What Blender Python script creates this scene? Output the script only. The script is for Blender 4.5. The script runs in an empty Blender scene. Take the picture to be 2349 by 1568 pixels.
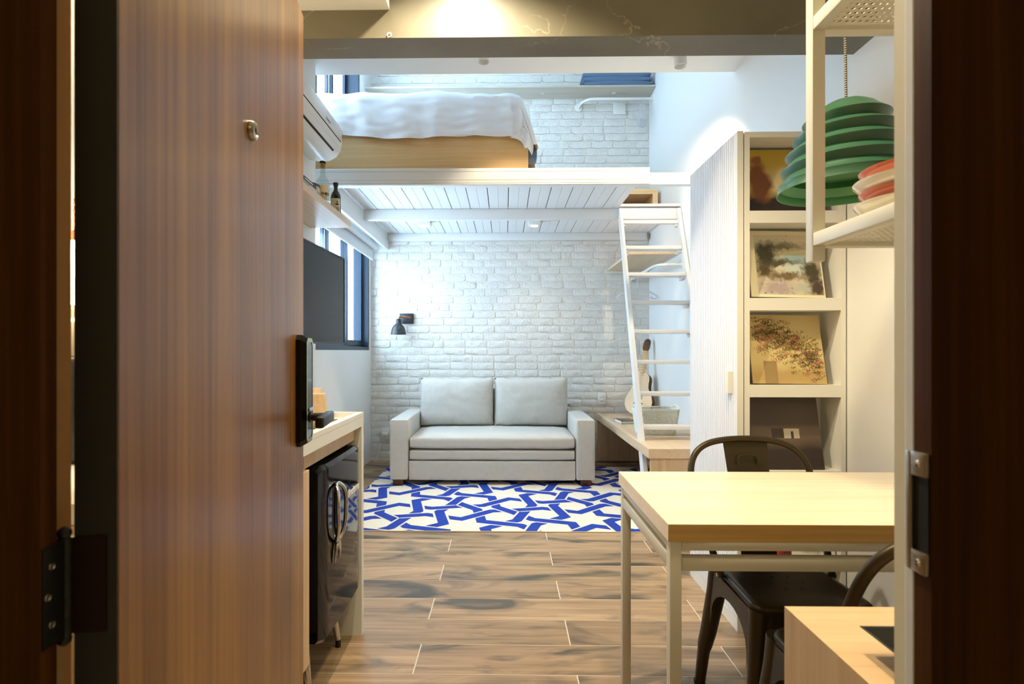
import bpy, bmesh, math, random
from mathutils import Vector, Matrix, noise
random.seed(7)
SC = bpy.context.scene
COL = SC.collection
PI = math.pi
R = math.radians

# ------------------------------------------------------------------ camera
YAW = math.atan(0.0150)
FPX, PPX, HOR, EYE = 1228.0, 1141.6, 805.0, 1.18
cd = bpy.data.cameras.new('camera')
cam = bpy.data.objects.new('camera', cd)
COL.objects.link(cam)
cam.location = (0, 0, EYE)
cam.rotation_euler = (R(90), 0, YAW)
cd.sensor_width = 36.0
cd.lens = 36.0 * FPX / 2349.0
cd.shift_x = (1174.5 - PPX) / 2349.0
cd.shift_y = (HOR - 784.0) / 2349.0
cd.clip_start = 0.02
cd.dof.use_dof = True
cd.dof.focus_distance = 3.6
cd.dof.aperture_fstop = 7.0
SC.camera = cam

# ------------------------------------------------------------------ world, lights, exposure
SC.view_settings.view_transform = 'Standard'
SC.view_settings.look = 'None'
SC.view_settings.gamma = 1
SC.view_settings.use_curve_mapping = False
SC.view_settings.exposure = 0.55
w = bpy.data.worlds.new('world')
SC.world = w
w.use_nodes = True
bg = w.node_tree.nodes['Background']
bg.inputs[0].default_value = (0.65, 0.78, 1.0, 1)
bg.inputs[1].default_value = 13.5

WARM = (1.0, 0.84, 0.56)
SOFT = (1.0, 0.84, 0.58)
NEUT = (1.0, 0.91, 0.78)
def spot(name, loc, to, power, size, blend, col, rad=0.03):
    l = bpy.data.lights.new(name, 'SPOT')
    l.energy = power; l.spot_size = R(size); l.spot_blend = blend; l.color = col; l.shadow_soft_size = rad
    o = bpy.data.objects.new(name, l); COL.objects.link(o)
    o.location = loc
    o.rotation_euler = (Vector(to) - Vector(loc)).to_track_quat('-Z', 'Y').to_euler()
    return o
def point(name, loc, power, col, rad=0.03):
    l = bpy.data.lights.new(name, 'POINT')
    l.energy = power; l.color = col; l.shadow_soft_size = rad
    o = bpy.data.objects.new(name, l); COL.objects.link(o); o.location = loc
    return o
spot('entry_spot', (-0.17, 1.66, 2.78), (-0.17, 1.80, 0), 84, 132, 0.5, (1.0, 0.87, 0.64))
spot('table_spot', (0.52, 1.32, 2.86), (0.80, 1.45, 0), 82, 92, 0.7, (1.0, 0.82, 0.50), 0.10)
spot('hatch_spot', (1.0, 3.47, 2.98), (1.15, 4.5, 1.3), 56, 120, 0.4, SOFT)
spot('loft_edge_spot', (0.07, 3.47, 2.98), (0.07, 3.55, 0), 34, 100, 0.5, SOFT)
for k, (x, e) in enumerate(((-0.78, 8), (0.275, 11), (1.30, 6))):
    spot('loft_downlight', (x, 5.17, 2.375), (x, 5.17, 0), e, 110, 0.7, NEUT)
point('corridor_light', (0.0, -0.9, 2.25), 2.4, WARM, 0.1)
point('kitchen_light', (-1.0, 1.32, 2.18), 5.5, (1.0, 0.78, 0.45), 0.025)

# ------------------------------------------------------------------ helpers
def lin(c):
    out = []
    for v in c[:3]:
        v = v / 255.0
        out.append(v / 12.92 if v <= 0.04045 else ((v + 0.055) / 1.055) ** 2.4)
    return tuple(out) + (1.0,)

class MB:
    def __init__(self):
        self.bm = bmesh.new()
        self.mi = 0
    def _tag(self, faces):
        for f in faces:
            f.material_index = self.mi
    def box(self, x0, x1, y0, y1, z0, z1, r=0.0, seg=2):
        bm = self.bm
        if r <= 0:
            v = [bm.verts.new((x, y, z)) for x in (x0, x1) for y in (y0, y1) for z in (z0, z1)]
            fs = [(0, 1, 3, 2), (4, 6, 7, 5), (0, 4, 5, 1), (2, 3, 7, 6), (0, 2, 6, 4), (1, 5, 7, 3)]
            self._tag([bm.faces.new([v[i] for i in f]) for f in fs])
        else:
            t = bmesh.new()
            bmesh.ops.create_cube(t, size=1)
            for vv in t.verts:
                vv.co = Vector(((x0 + x1) / 2 + vv.co.x * (x1 - x0), (y0 + y1) / 2 + vv.co.y * (y1 - y0), (z0 + z1) / 2 + vv.co.z * (z1 - z0)))
            bmesh.ops.bevel(t, geom=t.edges[:], offset=r, segments=seg, profile=0.5, affect='EDGES')
            self.merge(t)
        return self
    def merge(self, t, M=None):
        m = {}
        for v in t.verts:
            m[v] = self.bm.verts.new(M @ v.co if M is not None else v.co)
        for f in t.faces:
            try:
                nf = self.bm.faces.new([m[v] for v in f.verts]); nf.material_index = self.mi
            except ValueError:
                pass
        t.free()
        return self
    def poly(self, pts):
        self._tag([self.bm.faces.new([self.bm.verts.new(p) for p in pts])])
        return self
    def prism(self, pts, axis, a, b):
        """pts: 2d outline in the two remaining axes (order x,y,z without axis)"""
        def mk(p, t):
            return {'x': (t, p[0], p[1]), 'y': (p[0], t, p[1]), 'z': (p[0], p[1], t)}[axis]
        A = [self.bm.verts.new(mk(p, a)) for p in pts]
        B = [self.bm.verts.new(mk(p, b)) for p in pts]
        n = len(pts); fs = [self.bm.faces.new(A), self.bm.faces.new(B[::-1])]
        for i in range(n):
            fs.append(self.bm.faces.new((A[i], B[i], B[(i + 1) % n], A[(i + 1) % n])))
        self._tag(fs)
        return self
    def loft(self, rings, cap=True, closed=True):
        vs = [[self.bm.verts.new(p) for p in r] for r in rings]
        fs = []; n = len(vs[0])
        for a, b in zip(vs, vs[1:]):
            for i in range(n if closed else n - 1):
                j = (i + 1) % n
                try: fs.append(self.bm.faces.new((a[i], a[j], b[j], b[i])))
                except ValueError: pass
        if cap:
            fs.append(self.bm.faces.new(vs[0][::-1])); fs.append(self.bm.faces.new(vs[-1]))
        self._tag(fs)
        return self
    def tube(self, pts, r, n=10, closed=False, flat=1.0):
        pts = [Vector(p) for p in pts]; N = len(pts)
        rs = r if isinstance(r, (list, tuple)) else [r] * N
        rings = []; up = None
        for i, p in enumerate(pts):
            if closed: t = pts[(i + 1) % N] - pts[i - 1]
            else: t = pts[min(i + 1, N - 1)] - pts[max(i - 1, 0)]
            t.normalize()
            if up is None:
                up = Vector((0, 0, 1)) if abs(t.z) < 0.9 else Vector((1, 0, 0))
            up = (up - t * up.dot(t)).normalized()
            s = t.cross(up)
            rings.append([p + (up * math.cos(2 * PI * k / n) * flat + s * math.sin(2 * PI * k / n)) * rs[i] for k in range(n)])
        if closed: rings.append(rings[0])
        return self.loft(rings, cap=not closed)
    def lathe(self, prof, c=(0, 0, 0), n=32, M=None):
        """prof: (r, z) list"""
        rings = []
        for r, z in prof:
            ring = [Vector((max(r, 1e-4) * math.cos(2 * PI * k / n), max(r, 1e-4) * math.sin(2 * PI * k / n), z)) for k in range(n)]
            if M is not None: ring = [M @ q for q in ring]
            rings.append([q + Vector(c) for q in ring])
        return self.loft(rings, cap=True)
    def xf(self, M):
        for v in self.bm.verts: v.co = M @ v.co
        return self
    def mesh(self, name, smooth=True, ang=38):
        bm = self.bm
        bmesh.ops.recalc_face_normals(bm, faces=bm.faces[:])
        me = bpy.data.meshes.new(name)
        bm.to_mesh(me); bm.free()
        if smooth:
            for p in me.polygons: p.use_smooth = True
            me.set_sharp_from_angle(angle=R(ang))
        return me

ORI = {}
def tag(o, label=None, cat=None, group=None, kind=None):
    if label: o['label'] = label
    if cat: o['category'] = cat
    if group: o['group'] = group
    if kind: o['kind'] = kind
    return o
def thing(name, label, cat, loc=(0, 0, 0), group=None, rz=0.0, kind=None, local=False):
    o = bpy.data.objects.new(name, None); COL.objects.link(o)
    o.empty_display_size = 0.05
    o.location = loc; o.rotation_euler = (0, 0, rz)
    ORI[o.name] = Vector((0, 0, 0)) if (local or rz) else Vector(loc)
    return tag(o, label, cat, group, kind)
def obj(name, mb, mat, parent=None, label=None, smooth=True, ang=38, cat=None, group=None, kind=None):
    me = mb.mesh(name, smooth, ang) if isinstance(mb, MB) else mb
    for m in (mat if isinstance(mat, (list, tuple)) else [mat]): me.materials.append(m)
    o = bpy.data.objects.new(name, me); COL.objects.link(o)
    if parent is not None:
        org = ORI[parent.name]; o.parent = parent
    else:
        xs = [v.co for v in me.vertices]
        lo = [min(v[i] for v in xs) for i in range(3)]; hi = [max(v[i] for v in xs) for i in range(3)]
        org = Vector(((lo[0] + hi[0]) / 2, (lo[1] + hi[1]) / 2, lo[2])); o.location = org
    me.transform(Matrix.Translation(-org))
    ORI[o.name] = org
    return tag(o, label, cat, group, kind)
def piece(name, me, loc, parent):
    o = bpy.data.objects.new(name, me); COL.objects.link(o)
    o.parent = parent; o.location = Vector(loc) - ORI[parent.name]
    return o
def dup(root, loc, rz=None, label=None, group=None):
    r = root.copy(); COL.objects.link(r); r.location = loc
    if rz is not None: r.rotation_euler = (0, 0, rz)
    if label: r['label'] = label
    if group: r['group'] = group
    for ch in list(root.children):
        c = ch.copy(); COL.objects.link(c); c.parent = r
        for g in ch.children:
            d = g.copy(); COL.objects.link(d); d.parent = c
    return r
def text(name, body, size, loc, xd, up, mat, parent, align='CENTER', ext=0.0006, bold=0.0, shear=0.0):
    c = bpy.data.curves.new(name, 'FONT')
    c.body = body; c.size = size; c.align_x = align; c.align_y = 'CENTER'; c.extrude = ext; c.offset = bold; c.shear = shear
    o = bpy.data.objects.new(name, c); COL.objects.link(o)
    xd = Vector(xd).normalized(); up = Vector(up).normalized(); z = xd.cross(up)
    M = Matrix((xd, up, z)).transposed().to_4x4()
    o.parent = parent
    M.translation = Vector(loc) - ORI[parent.name]
    o.matrix_local = M
    # turn the lettering into an ordinary mesh object
    bpy.context.view_layer.update()
    me = bpy.data.meshes.new_from_object(o.evaluated_get(bpy.context.evaluated_depsgraph_get()))
    me.materials.clear(); me.materials.append(mat)
    n = bpy.data.objects.new('tmp', me); COL.objects.link(n); n.parent = parent; n.matrix_local = M
    bpy.data.objects.remove(o); bpy.data.curves.remove(c)
    n.name = name
    ORI[n.name] = Vector((0, 0, 0))
    return n

# ------------------------------------------------------------------ materials
def new_mat(name):
    m = bpy.data.materials.new(name); m.use_nodes = True
    return m, m.node_tree.nodes, m.node_tree.links, m.node_tree.nodes['Principled BSDF']
def plain(name, rgb, rough=0.5, metal=0.0, bump=0.0, bscale=80.0, var=0.0, vscale=3.0, coat=0.0, spec=0.5, emit=None, estr=0.0, sheen=0.0):
    m, N, L, b = new_mat(name)
    c = lin(rgb)
    b.inputs['Base Color'].default_value = c
    b.inputs['Roughness'].default_value = rough
    b.inputs['Metallic'].default_value = metal
    b.inputs['Coat Weight'].default_value = coat
    b.inputs['Specular IOR Level'].default_value = spec
    b.inputs['Sheen Weight'].default_value = sheen
    if emit:
        b.inputs['Emission Color'].default_value = lin(emit); b.inputs['Emission Strength'].default_value = estr
    tc = N.new('ShaderNodeTexCoord')
    if var > 0:
        n = N.new('ShaderNodeTexNoise'); n.inputs['Scale'].default_value = vscale; n.inputs['Detail'].default_value = 5
        L.new(tc.outputs['Object'], n.inputs['Vector'])
        r = N.new('ShaderNodeValToRGB')
        r.color_ramp.elements[0].position = 0.3; r.color_ramp.elements[1].position = 0.7
        r.color_ramp.elements[0].color = tuple(v * (1 - var) for v in c[:3]) + (1,)
        r.color_ramp.elements[1].color = tuple(min(1, v * (1 + var * 0.5)) for v in c[:3]) + (1,)
        L.new(n.outputs['Fac'], r.inputs['Fac']); L.new(r.outputs['Color'], b.inputs['Base Color'])
    if bump > 0:
        n = N.new('ShaderNodeTexNoise'); n.inputs['Scale'].default_value = bscale; n.inputs['Detail'].default_value = 4
        L.new(tc.outputs['Object'], n.inputs['Vector'])
        bp = N.new('ShaderNodeBump'); bp.inputs['Strength'].default_value = bump; bp.inputs['Distance'].default_value = 0.01
        L.new(n.outputs['Fac'], bp.inputs['Height']); L.new(bp.outputs['Normal'], b.inputs['Normal'])
    return m
def wood(name, cols, axis='X', rough=0.45, across=16.0, along=1.1, rnd=0.0, coat=0.0, stops=(0.28, 0.5, 0.72), bump=0.04, knots=0.0, knotcol=(60, 50, 40), spec=0.5):
    m, N, L, b = new_mat(name)
    b.inputs['Roughness'].default_value = rough; b.inputs['Coat Weight'].default_value = coat; b.inputs['Coat Roughness'].default_value = 0.15
    b.inputs['Specular IOR Level'].default_value = spec
    tc = N.new('ShaderNodeTexCoord')
    vec = tc.outputs['Object']
    if rnd > 0:
        oi = N.new('ShaderNodeObjectInfo')
        mu = N.new('ShaderNodeMath'); mu.operation = 'MULTIPLY'; mu.inputs[1].default_value = 37.0
        L.new(oi.outputs['Random'], mu.inputs[0])
        ad = N.new('ShaderNodeVectorMath'); ad.operation = 'ADD'
        L.new(vec, ad.inputs[0]); L.new(mu.outputs[0], ad.inputs[1]); vec = ad.outputs[0]
    mp = N.new('ShaderNodeMapping')
    s = [across] * 3; s['XYZ'.index(axis)] = along
    mp.inputs['Scale'].default_value = s
    L.new(vec, mp.inputs['Vector'])
    n1 = N.new('ShaderNodeTexNoise'); n1.inputs['Scale'].default_value = 1.0; n1.inputs['Detail'].default_value = 7; n1.inputs['Roughness'].default_value = 0.62; n1.inputs['Distortion'].default_value = 0.9
    L.new(mp.outputs[0], n1.inputs['Vector'])
    mp2 = N.new('ShaderNodeMapping'); s2 = [across * 7] * 3; s2['XYZ'.index(axis)] = along * 2.2
    mp2.inputs['Scale'].default_value = s2; L.new(vec, mp2.inputs['Vector'])
    n2 = N.new('ShaderNodeTexNoise'); n2.inputs['Scale'].default_value = 1.0; n2.inputs['Detail'].default_value = 3
    L.new(mp2.outputs[0], n2.inputs['Vector'])
    mx = N.new('ShaderNodeMix'); mx.data_type = 'FLOAT'; mx.inputs[0].default_value = 0.33
    L.new(n1.outputs['Fac'], mx.inputs[2]); L.new(n2.outputs['Fac'], mx.inputs[3])
    cr = N.new('ShaderNodeValToRGB'); e = cr.color_ramp.elements
    e[0].position = stops[0]; e[0].color = lin(cols[0]); e[1].position = stops[2]; e[1].color = lin(cols[2])
    q = e.new(stops[1]); q.color = lin(cols[1])
    L.new(mx.outputs[0], cr.inputs['Fac'])
    colo = cr.outputs['Color']
    if knots > 0:
        mp3 = N.new('ShaderNodeMapping'); s3 = [5.5] * 3; s3['XYZ'.index(axis)] = 1.6
        mp3.inputs['Scale'].default_value = s3; L.new(vec, mp3.inputs['Vector'])
        n3 = N.new('ShaderNodeTexNoise'); n3.inputs['Scale'].default_value = 1.0; n3.inputs['Detail'].default_value = 4; n3.inputs['Distortion'].default_value = 1.5
        L.new(mp3.outputs[0], n3.inputs['Vector'])
        r3 = N.new('ShaderNodeValToRGB'); r3.color_ramp.elements[0].position = 0.51; r3.color_ramp.elements[1].position = 0.68
        L.new(n3.outputs['Fac'], r3.inputs['Fac'])
        k = N.new('ShaderNodeMath'); k.operation = 'MULTIPLY'; k.inputs[1].default_value = knots
        L.new(r3.outputs['Color'], k.inputs[0])
        m3 = N.new('ShaderNodeMix'); m3.data_type = 'RGBA'
        L.new(k.outputs[0], m3.inputs[0]); L.new(colo, m3.inputs[6]); m3.inputs[7].default_value = lin(knotcol)
        colo = m3.outputs[2]
    if rnd > 0:
        hs = N.new('ShaderNodeHueSaturation')
        mr = N.new('ShaderNodeMapRange'); mr.inputs[3].default_value = 1 - rnd; mr.inputs[4].default_value = 1 + rnd
        L.new(oi.outputs['Random'], mr.inputs[0]); L.new(mr.outputs[0], hs.inputs['Value'])
        L.new(colo, hs.inputs['Color']); colo = hs.outputs['Color']
    L.new(colo, b.inputs['Base Color'])
    if bump > 0:
        bp = N.new('ShaderNodeBump'); bp.inputs['Strength'].default_value = bump; bp.inputs['Distance'].default_value = 0.004
        L.new(n2.outputs['Fac'], bp.inputs['Height']); L.new(bp.outputs['Normal'], b.inputs['Normal'])
    return m
def cover(name, base, blobs, rough=0.45, nsc=4.0, speck=None):
    """flat print: a base colour with a few soft coloured patches: blobs = (u, v, ru, rv, colour) in the sheet's own 0..1 space"""
    m, N, L, b = new_mat(name)
    b.inputs['Roughness'].default_value = rough
    tc = N.new('ShaderNodeTexCoord')
    ns = N.new('ShaderNodeTexNoise'); ns.inputs['Scale'].default_value = nsc; ns.inputs['Detail'].default_value = 6
    L.new(tc.outputs['Generated'], ns.inputs['Vector'])
    sb = N.new('ShaderNodeVectorMath'); sb.operation = 'SUBTRACT'; sb.inputs[1].default_value = (0.5, 0.5, 0.5)
    L.new(ns.outputs['Color'], sb.inputs[0])
    sc = N.new('ShaderNodeVectorMath'); sc.operation = 'SCALE'; sc.inputs['Scale'].default_value = 0.22
    L.new(sb.outputs[0], sc.inputs[0])
    ad = N.new('ShaderNodeVectorMath'); ad.operation = 'ADD'
    L.new(tc.outputs['Generated'], ad.inputs[0]); L.new(sc.outputs[0], ad.inputs[1])
    col = None
    rgb = N.new('ShaderNodeRGB'); rgb.outputs[0].default_value = lin(base); col = rgb.outputs[0]
    for (u, v, ru, rv, c, soft) in blobs:
        mp = N.new('ShaderNodeMapping'); mp.vector_type = 'TEXTURE'
        mp.inputs['Location'].default_value = (u, 0, v); mp.inputs['Scale'].default_value = (ru, 1e3, rv)
        L.new(ad.outputs[0], mp.inputs['Vector'])
        ln = N.new('ShaderNodeVectorMath'); ln.operation = 'LENGTH'; L.new(mp.outputs[0], ln.inputs[0])
        mr = N.new('ShaderNodeMapRange'); mr.inputs[1].default_value = 1 - soft; mr.inputs[2].default_value = 1 + soft
        mr.inputs[3].default_value = 1; mr.inputs[4].default_value = 0
        L.new(ln.outputs['Value'], mr.inputs[0])
        mx = N.new('ShaderNodeMix'); mx.data_type = 'RGBA'
        L.new(mr.outputs[0], mx.inputs[0]); L.new(col, mx.inputs[6]); mx.inputs[7].default_value = lin(c)
        col = mx.outputs[2]
    if speck:
        sn = N.new('ShaderNodeTexNoise'); sn.inputs['Scale'].default_value = speck[0]; sn.inputs['Detail'].default_value = 6; sn.inputs['Roughness'].default_value = 0.7
        L.new(tc.outputs['Generated'], sn.inputs['Vector'])
        sr = N.new('ShaderNodeMapRange'); sr.inputs[1].default_value = speck[1]; sr.inputs[2].default_value = speck[1] + 0.04
        L.new(sn.outputs['Fac'], sr.inputs[0])
        sx = N.new('ShaderNodeMix'); sx.data_type = 'RGBA'; L.new(sr.outputs[0], sx.inputs[0]); L.new(col, sx.inputs[6]); sx.inputs[7].default_value = lin(speck[2])
        col = sx.outputs[2]
    L.new(col, b.inputs['Base Color'])
    return m
def glassy(name, tint=(235, 245, 245), gl=0.08):
    m, N, L, b = new_mat(name)
    N.remove(b)
    t = N.new('ShaderNodeBsdfTransparent'); t.inputs[0].default_value = lin(tint)
    g = N.new('ShaderNodeBsdfGlossy'); g.inputs['Roughness'].default_value = 0.02
    lw = N.new('ShaderNodeLayerWeight'); lw.inputs[0].default_value = 0.5
    pw = N.new('ShaderNodeMath'); pw.operation = 'POWER'; pw.inputs[1].default_value = 5.0; L.new(lw.outputs['Facing'], pw.inputs[0])
    fr = N.new('ShaderNodeMath'); fr.operation = 'MULTIPLY_ADD'; fr.inputs[1].default_value = 0.8; fr.inputs[2].default_value = 0.03; L.new(pw.outputs[0], fr.inputs[0])
    mx = N.new('ShaderNodeMixShader')
    L.new(fr.outputs[0], mx.inputs[0]); L.new(t.outputs[0], mx.inputs[1]); L.new(g.outputs[0], mx.inputs[2])
    L.new(mx.outputs[0], N['Material Output'].inputs[0])
    return m

M = {}
M['white'] = plain('white_wall_paint', (226, 226, 224), 0.6, bump=0.03, bscale=120)
M['cream'] = plain('cream_plaster', (232, 224, 196), 0.6)
M['lacquer'] = plain('white_lacquer', (226, 224, 216), 0.4)
M['loft_white'] = plain('loft_paint', (222, 222, 222), 0.45, bump=0.03, bscale=60)
M['gap'] = plain('dark_gap', (40, 38, 36), 0.8)
M['brick'] = plain('white_painted_brick', (221, 219, 214), 0.62, bump=0.75, bscale=42, var=0.06, vscale=9)
M['mortar'] = plain('white_mortar', (222, 217, 206), 0.8, bump=0.4, bscale=60)
M['concrete'] = plain('burnt_cement', (110, 104, 86), 0.42, bump=0.05, bscale=14, var=0.22, vscale=2.6)
M['grout'] = plain('pale_grout', (224, 216, 204), 0.8)
M['tile'] = wood('wood_look_tile', ((92, 78, 60), (156, 129, 98), (192, 162, 128)), 'X', 0.34, 11, 0.8, rnd=0.22, knots=0.92, knotcol=(66, 64, 56), stops=(0.28, 0.48, 0.70), bump=0.02)
M['edge'] = wood('table_edge_shaded', ((150, 112, 52), (186, 146, 80), (204, 166, 100)), 'X', 0.42, 26, 0.8, stops=(0.3, 0.46, 0.66))  # edge laminate, darkened with the shade of the unlit table front
M['oak_x'] = wood('pale_oak_x', ((196, 158, 112), (216, 182, 138), (226, 196, 154)), 'X', 0.42, 13, 0.8, stops=(0.3, 0.46, 0.66))
M['oak_y'] = wood('pale_oak_y', ((190, 158, 122), (212, 184, 150), (222, 198, 166)), 'Y', 0.42, 13, 0.8, stops=(0.3, 0.46, 0.66))
M['oak_z'] = wood('pale_oak_z', ((186, 152, 112), (206, 174, 134), (218, 190, 152)), 'Z', 0.45, 13, 0.8, stops=(0.3, 0.46, 0.66))
M['bedwood'] = wood('bed_oak', ((186, 146, 94), (206, 168, 116), (218, 184, 134)), 'X', 0.45, 11, 0.7, stops=(0.3, 0.46, 0.66))
M['door'] = wood('walnut_door', ((60, 34, 8), (118, 76, 26), (158, 112, 44)), 'Z', 0.34, 11, 0.36, stops=(0.28, 0.47, 0.7), coat=0.1, bump=0.02, spec=0.35)
M['jamb'] = wood('walnut_jamb', ((44, 22, 4), (76, 42, 8), (100, 58, 14)), 'Z', 0.5, 16, 0.8, bump=0.02, spec=0.12)
M['darkedge'] = plain('dark_door_edge', (44, 42, 36), 0.5)
M['fabric'] = plain('pale_linen', (190, 186, 178), 0.85, bump=0.12, bscale=420, var=0.05, vscale=24, sheen=0.3)
M['sheet'] = plain('white_cotton', (228, 228, 232), 0.8, bump=0.03, bscale=30, sheen=0.2)
M['navy'] = plain('navy_cloth', (44, 66, 92), 0.85, bump=0.2, bscale=60, sheen=0.2)
M['blue_quilt'] = plain('blue_quilt', (88, 114, 142), 0.85, bump=0.2, bscale=60, sheen=0.2)
M['darkwood'] = plain('dark_leg_wood', (72, 36, 20), 0.4)
M['rug_cream'] = plain('rug_cream', (226, 220, 204), 0.95, bump=0.25, bscale=300)
M['rug_blue'] = plain('rug_blue', (14, 58, 166), 0.9, bump=0.3, bscale=260, var=0.14, vscale=40)
M['black_gloss'] = plain('black_gloss', (10, 10, 11), 0.06, spec=0.35)
M['black_satin'] = plain('black_satin', (20, 20, 21), 0.35)
M['screen'] = plain('tv_screen', (16, 18, 20), 0.12, spec=0.22)
M['chrome'] = plain('chrome', (205, 205, 205), 0.12, 1.0)
M['steel'] = plain('brushed_steel', (178, 172, 160), 0.28, 1.0)
M['navy_alu'] = plain('dark_blue_aluminium', (30, 46, 64), 0.4, 0.2)
M['gun'] = plain('gunmetal', (62, 52, 32), 0.4, 0.65, bump=0.01)
M['gun_dark'] = plain('dark_hole', (6, 6, 6), 0.7)
M['frame_white'] = plain('white_steel_tube', (206, 202, 186), 0.38)
M['green'] = plain('green_enamel', (46, 84, 62), 0.33, bump=0.0)
M['green_in'] = plain('green_enamel_inside', (84, 150, 98), 0.4)
M['pink'] = plain('pink_glaze', (206, 112, 84), 0.12, coat=0.5)
M['china'] = plain('white_glaze', (232, 224, 206), 0.1, coat=0.5)
M['plastic'] = plain('white_plastic', (228, 228, 224), 0.32)
M['basket'] = plain('cream_plastic', (232, 230, 214), 0.4)
M['blackmetal'] = plain('matt_black_metal', (40, 43, 48), 0.42)
M['copper'] = plain('copper', (190, 120, 84), 0.25, 1.0)
M['guitar_top'] = wood('spruce_top', ((206, 172, 128), (220, 188, 146), (228, 198, 158)), 'Z', 0.35, 40, 1.0)
M['guitar_side'] = wood('rosewood', ((46, 26, 14), (78, 46, 24), (104, 64, 34)), 'Z', 0.3, 20, 1.5)
M['maple'] = wood('guitar_neck', ((190, 140, 84), (214, 168, 110), (224, 182, 124)), 'Z', 0.35, 30, 2)
M['blind'] = plain('blind_cloth', (214, 218, 222), 0.8)
M['glass'] = glassy('window_glass')
M['bottle_glass'] = glassy('clear_bottle_glass', (246, 249, 248))
M['green_glass'] = plain('dark_green_glass', (18, 34, 14), 0.08, coat=0.6)
M['label'] = plain('cream_label', (222, 212, 178), 0.6)
M['ink'] = plain('black_ink', (28, 28, 30), 0.6)
M['bluink'] = plain('blue_ink', (40, 66, 110), 0.6)
M['redink'] = plain('red_ink', (196, 74, 54), 0.6)
M['cork'] = plain('cork', (190, 130, 62), 0.7)
M['grey'] = plain('grey_cover', (140, 142, 146), 0.5)
M['paper'] = plain('paper', (228, 224, 214), 0.8)
M['lamp_on'] = plain('lit_lens', (255, 250, 240), 0.5, emit=(255, 246, 230), estr=30.0)
M['lens_off'] = plain('white_lens', (235, 240, 245), 0.4)
M['shade_on'] = plain('lit_shade', (255, 236, 200), 0.6, emit=(255, 214, 150), estr=10.0)
M['rope'] = plain('copper_rope', (176, 124, 78), 0.5)
M['green_trim'] = plain('olive_bevel', (150, 160, 106), 0.2, 0.7)

# pale veins of the trowelled cement
def add_veins(m):
    N = m.node_tree.nodes; L = m.node_tree.links; b = N['Principled BSDF']
    src = b.inputs['Base Color'].links[0].from_socket
    tc = N.new('ShaderNodeTexCoord')
    n = N.new('ShaderNodeTexNoise'); n.inputs['Scale'].default_value = 2.2; n.inputs['Detail'].default_value = 5; n.inputs['Distortion'].default_value = 0.6
    L.new(tc.outputs['Object'], n.inputs['Vector'])
    a = N.new('ShaderNodeMath'); a.operation = 'SUBTRACT'; a.inputs[1].default_value = 0.47; L.new(n.outputs['Fac'], a.inputs[0])
    ab = N.new('ShaderNodeMath'); ab.operation = 'ABSOLUTE'; L.new(a.outputs[0], ab.inputs[0])
    mr = N.new('ShaderNodeMapRange'); mr.inputs[1].default_value = 0.0; mr.inputs[2].default_value = 0.006; mr.inputs[3].default_value = 0.4; mr.inputs[4].default_value = 0.0
    L.new(ab.outputs[0], mr.inputs[0])
    n2 = N.new('ShaderNodeTexNoise'); n2.inputs['Scale'].default_value = 3.1; L.new(tc.outputs['Object'], n2.inputs['Vector'])
    m2 = N.new('ShaderNodeMapRange'); m2.inputs[1].default_value = 0.5; m2.inputs[2].default_value = 0.62; L.new(n2.outputs['Fac'], m2.inputs[0])
    mu = N.new('ShaderNodeMath'); mu.operation = 'MULTIPLY'; L.new(mr.outputs[0], mu.inputs[0]); L.new(m2.outputs[0], mu.inputs[1])
    mx = N.new('ShaderNodeMix'); mx.data_type = 'RGBA'; L.new(mu.outputs[0], mx.inputs[0]); L.new(src, mx.inputs[6]); mx.inputs[7].default_value = lin((190, 180, 150))
    L.new(mx.outputs[2], b.inputs['Base Color'])
add_veins(M['concrete'])

# pixel of the 2349x1568 photograph where a world point falls (used to rank bricks by visibility)
def proj(p):
    c, s = math.cos(YAW), math.sin(YAW)
    d = -p[0] * s + p[1] * c
    return PPX + FPX * (p[0] * c + p[1] * s) / d, HOR - FPX * (p[2] - EYE) / d

# ------------------------------------------------------------------ the setting
BACK = 5.77           # brick faces
# floor: pale grout bed and wood-look planks laid across the room
fl = obj('floor', MB().box(-1.7, 1.75, -1.75, 5.95, -0.10, -0.0012), M['grout'], label='floor of wood-look porcelain planks with pale joints', cat='floor', kind='structure')
g = 0.0024
rows = 27
xl, xr = -1.56, 1.60
full = MB().box(-0.6 + g, 0.6 - g, -0.1 + g, 0.1 - g, -0.004, 0.0).mesh('floor_tile', False)
full.materials.append(M['tile'])
y = 0.555
row = 0
tile_rows = []
while y < 5.76:
    tile_rows.append(y); y += 0.2
for i, y0 in enumerate(tile_rows):
    off = -0.34 if (round((y0 - 3.155) / 0.2) % 2 == 0) else 0.26
    x = off - 1.2 * 3
    while x < xr:
        a, b = max(x, xl), min(x + 1.2, xr)
        y1 = min(y0 + 0.2, 5.79)
        if b - a > 0.05:
            if b - a > 1.199 and y1 - y0 > 0.199:
                me = full
            else:
                me = MB().box(-(b - a) / 2 + g, (b - a) / 2 - g, -(y1 - y0) / 2 + g, (y1 - y0) / 2 - g, -0.004, 0.0).mesh('floor_tile', False)
                me.materials.append(M['tile'])
            piece('floor_tile', me, ((a + b) / 2, (y0 + y1) / 2, 0), fl)
        x += 1.2

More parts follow.
